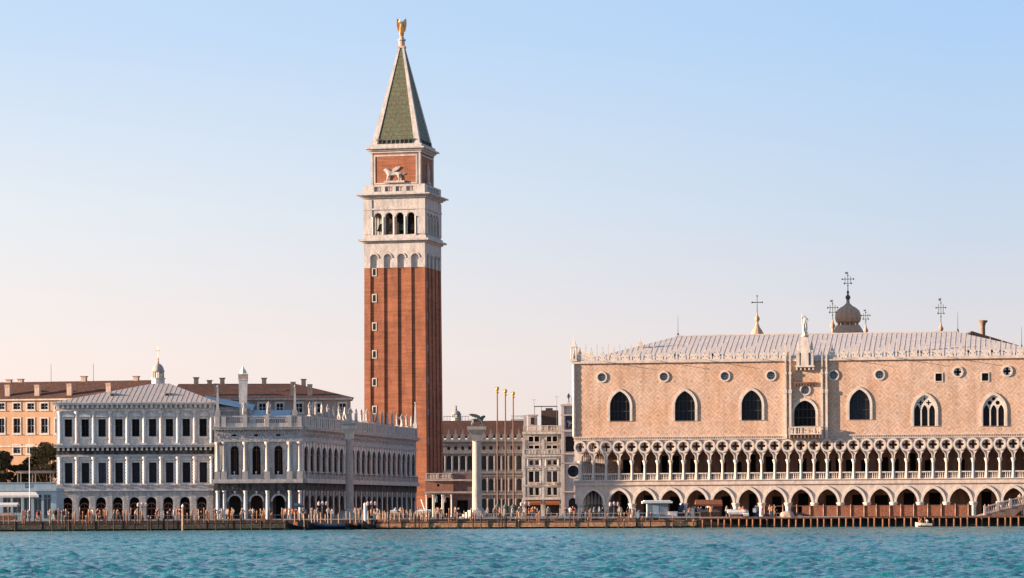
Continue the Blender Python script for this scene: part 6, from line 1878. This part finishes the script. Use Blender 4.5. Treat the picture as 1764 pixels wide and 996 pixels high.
gondola('uncovered black gondola between the saint column and the tallest white post', 614, 442.8, 76, False)
gondola('uncovered black gondola squeezed beside the middle landing stage', 635.5, 443.0, 84, False)

# ------------------------------------------------------------------ people
SKIN = mat('skin', (.50, .29, .20), streak=False); 
def cloth(n, c): return mat(n + ' cloth', c, rough=.9, streak=False, scale=2)
TOPS = {'white': (.52, .47, .42), 'red': (.36, .06, .04), 'orange': (.50, .18, .06), 'navy': (.03, .04, .09), 'black': (.02, .02, .022), 'beige': (.45, .34, .24), 'brown': (.16, .08, .05), 'pale blue': (.32, .40, .48), 'grey': (.25, .24, .23)}
LEGS = {'black': (.02, .02, .022), 'blue jean': (.06, .085, .14), 'beige': (.38, .29, .21), 'brown': (.12, .07, .045)}
HAIRS = {'dark': (.03, .02, .015), 'brown': (.12, .06, .03), 'fair': (.40, .27, .13)}
BASE = [human('person', p, 1) for p in range(3)]
def person_mesh(pose, top, legs, hair):
    me = BASE[pose].copy(); me.name = 'person'
    me.materials.clear()
    for mm_ in (cloth(top + ' top', TOPS[top]), cloth(legs + ' trouser', LEGS[legs]), SKIN, cloth(hair + ' hair', HAIRS[hair]), cloth('dark shoe', (.03, .025, .02))): me.materials.append(mm_)
    for p in me.polygons:
        c = p.center
        k = 0
        if c.z > 1.66 or (c.z > 1.56 and c.y > .03): k = 3
        elif c.z > 1.47: k = 2
        elif c.z < .12: k = 4
        elif c.z < .93 and abs(c.x) < .21: k = 1
        elif abs(c.x) > .2 and c.z < 1.08: k = 2
        p.material_index = k
        p.use_smooth = True
    return me
CACHE = {}
LAND = [(0, 100, 'the low pale pavilion'), (100, 130, 'the first mint arch'), (130, 160, 'the second mint arch'), (160, 188, 'the third mint arch'), (188, 217, 'the fourth mint arch'), (217, 246, 'the fifth mint arch'), (246, 275, 'the sixth mint arch'), (275, 303, 'the seventh mint arch'), (303, 332, 'the eighth mint arch'), (332, 368, 'the ninth mint arch'),
        (368, 422, 'the first library arch'), (422, 460, 'the second library arch'), (460, 500, 'the third library arch'), (500, 560, 'the library corner'), (560, 640, 'the saint column'), (640, 720, 'the far end of the library'), (720, 765, 'the brick tower'), (765, 812, 'the red loggia'), (812, 850, 'the lion column'), (850, 900, 'the three flagpoles'),
        (900, 968, 'the clock wing'), (968, 1000, 'the clock tower'), (1000, 1043, 'the first palace arch'), (1043, 1086, 'the second palace arch'), (1086, 1110, 'the third palace arch'), (1155, 1200, 'the fifth palace arch'), (1200, 1250, 'the brown canopy'), (1250, 1310, 'the white canopies'), (1310, 1345, 'the open fence'), (1676, 1764, 'the stone bridge')]
used_labels = set()
def place(px, Y, zf, rot, where, act='standing', sc=1.0):
    for _ in range(60):
        top, lg_, hr = rnd.choice(list(TOPS)), rnd.choice(list(LEGS)), rnd.choice(list(HAIRS))
        lab = f'person in {top} top and {lg_} trousers {act} {where}'
        if lab not in used_labels and (top, where) not in used_labels: break
    used_labels.add(lab); used_labels.add((top, where))
    key = (rnd.randrange(3), top, lg_, hr)
    if key not in CACHE: CACHE[key] = person_mesh(*key)
    o = bpy.data.objects.new('person', CACHE[key]); COL.objects.link(o)
    o.location = (W(px, 890, Y)[0], Y, zf); o.rotation_euler = (0, 0, rot); o.scale = (sc,) * 3
    tag(o, lab, 'person', 'people along the quay')
rnd = random.Random(23)
for a, b, nm in LAND:
    n = max(3, int((b - a) / 7.5))
    n = min(n, 8)
    for i in range(n):
        if i % 3 == 0: c0 = rnd.uniform(a, b); cY = rnd.choice((rnd.uniform(450.8, 456), rnd.uniform(453, 486)))
        px = min(b, max(a, c0 + rnd.gauss(0, 4.5)))
        if 1060 < px < 1112 and rnd.random() < .4: continue
        Y = max(450.7, cY + rnd.gauss(0, 1.2)) if not (1676 <= px) else rnd.uniform(455, 460)
        place(px, Y, GZ, rnd.uniform(0, 2 * PI), 'before ' + nm, 'standing' if rnd.random() < .6 else 'walking', rnd.uniform(.93, 1.06))
for px in (1772, 1757):
    place(px, 449.5, GZ + float(par(px)), rnd.uniform(0, 6), 'on the rising stone bridge', 'walking', 1.0)

# ------------------------------------------------------------------ the small boat
t = thing('motor_boat', 'small white motorboat with dark outboard on the water before the net fence', 'boat', (W(1591, 905, 432)[0], 432, 0), R(172))
m = MB(); sec = []
for i in range(9):
    s_ = i / 8; x = -1.15 + 2.3 * s_; w = .48 * (1 - max(0, s_ - .45) ** 2 * 3.1); zg = .42 + .16 * s_ ** 2; zk = -.12 + .3 * max(0, s_ - .7)
    sec.append([m.bm.verts.new((x, y * w, z)) for y, z in ((-1, zg), (-.8, .05 + zk), (0, zk - .05), (.8, .05 + zk), (1, zg), (.85, zg), (.7, .12 + max(0, zk)), (-.7, .12 + max(0, zk)), (-.85, zg))])
for a, b in zip(sec, sec[1:]):
    for i in range(9): m.face([a[i], a[(i + 1) % 9], b[(i + 1) % 9], b[i]])
m.face(sec[0]); m.face(sec[-1][::-1]); m.build('hull', mat('off white boat paint', (.50, .47, .44), col2=(.36, .33, .30), scale=3), t, smooth=True)
m = MB().box(-1.12, .75, -.5, .5, -.12, .14); m.build('dark_bottom', HULLB, t)
m = MB().box(-1.0, -.7, -.4, .4, .12, .34); m.box(.1, .35, -.4, .4, .12, .34); m.build('thwart', WOOD, t)
m = MB().box(-1.42, -1.16, -.12, .12, .35, .85); m.box(-1.36, -1.22, -.05, .05, -.3, .35); m.build('outboard_motor', IRON, t)
def sitter(label, px, Y, z, rot, top, hair):
    V_ = [(0, 0, .42), (0, .03, .66), (0, .03, .88), (0, .02, .98), (0, -.01, 1.08), (0, 0, 1.18), (.19, .03, .9), (.27, -.02, .66), (.20, -.25, .58), (-.19, .03, .9), (-.27, -.02, .66), (-.20, -.25, .58), (.1, -.05, .42), (.12, -.42, .45), (.12, -.45, .06), (.12, -.58, .03), (-.1, -.05, .42), (-.12, -.42, .45), (-.12, -.45, .06), (-.12, -.58, .03)]
    E_ = [(0, 1), (1, 2), (2, 3), (3, 4), (4, 5), (2, 6), (6, 7), (7, 8), (2, 9), (9, 10), (10, 11), (0, 12), (12, 13), (13, 14), (14, 15), (0, 16), (16, 17), (17, 18), (18, 19)]
    me = skin_mesh('person', V_, E_, [.155, .135, .165, .06, .095, .085, .075, .052, .042, .075, .052, .042, .105, .08, .05, .045, .105, .08, .05, .045], 1)
    for mm_ in (cloth(top + ' top', TOPS[top]), cloth('black trouser', LEGS['black']), SKIN, cloth(hair + ' hair', HAIRS[hair])): me.materials.append(mm_)
    for p in me.polygons:
        c = p.center; p.use_smooth = True
        p.material_index = 3 if (c.z > 1.13 or (c.z > 1.03 and c.y > .04)) else 2 if c.z > .95 else 1 if c.z < .5 else 0
    o = bpy.data.objects.new('person', me); COL.objects.link(o); o.location = (W(px, 900, Y)[0], Y, z); o.rotation_euler = (0, 0, rot)
    tag(o, label, 'person')
sitter('person in orange top sitting at the bow of the small motorboat', 1587, 432, -.08, R(200), 'orange', 'fair')
sitter('person in white top sitting at the stern of the small motorboat', 1596.5, 432, -.08, R(150), 'white', 'dark')
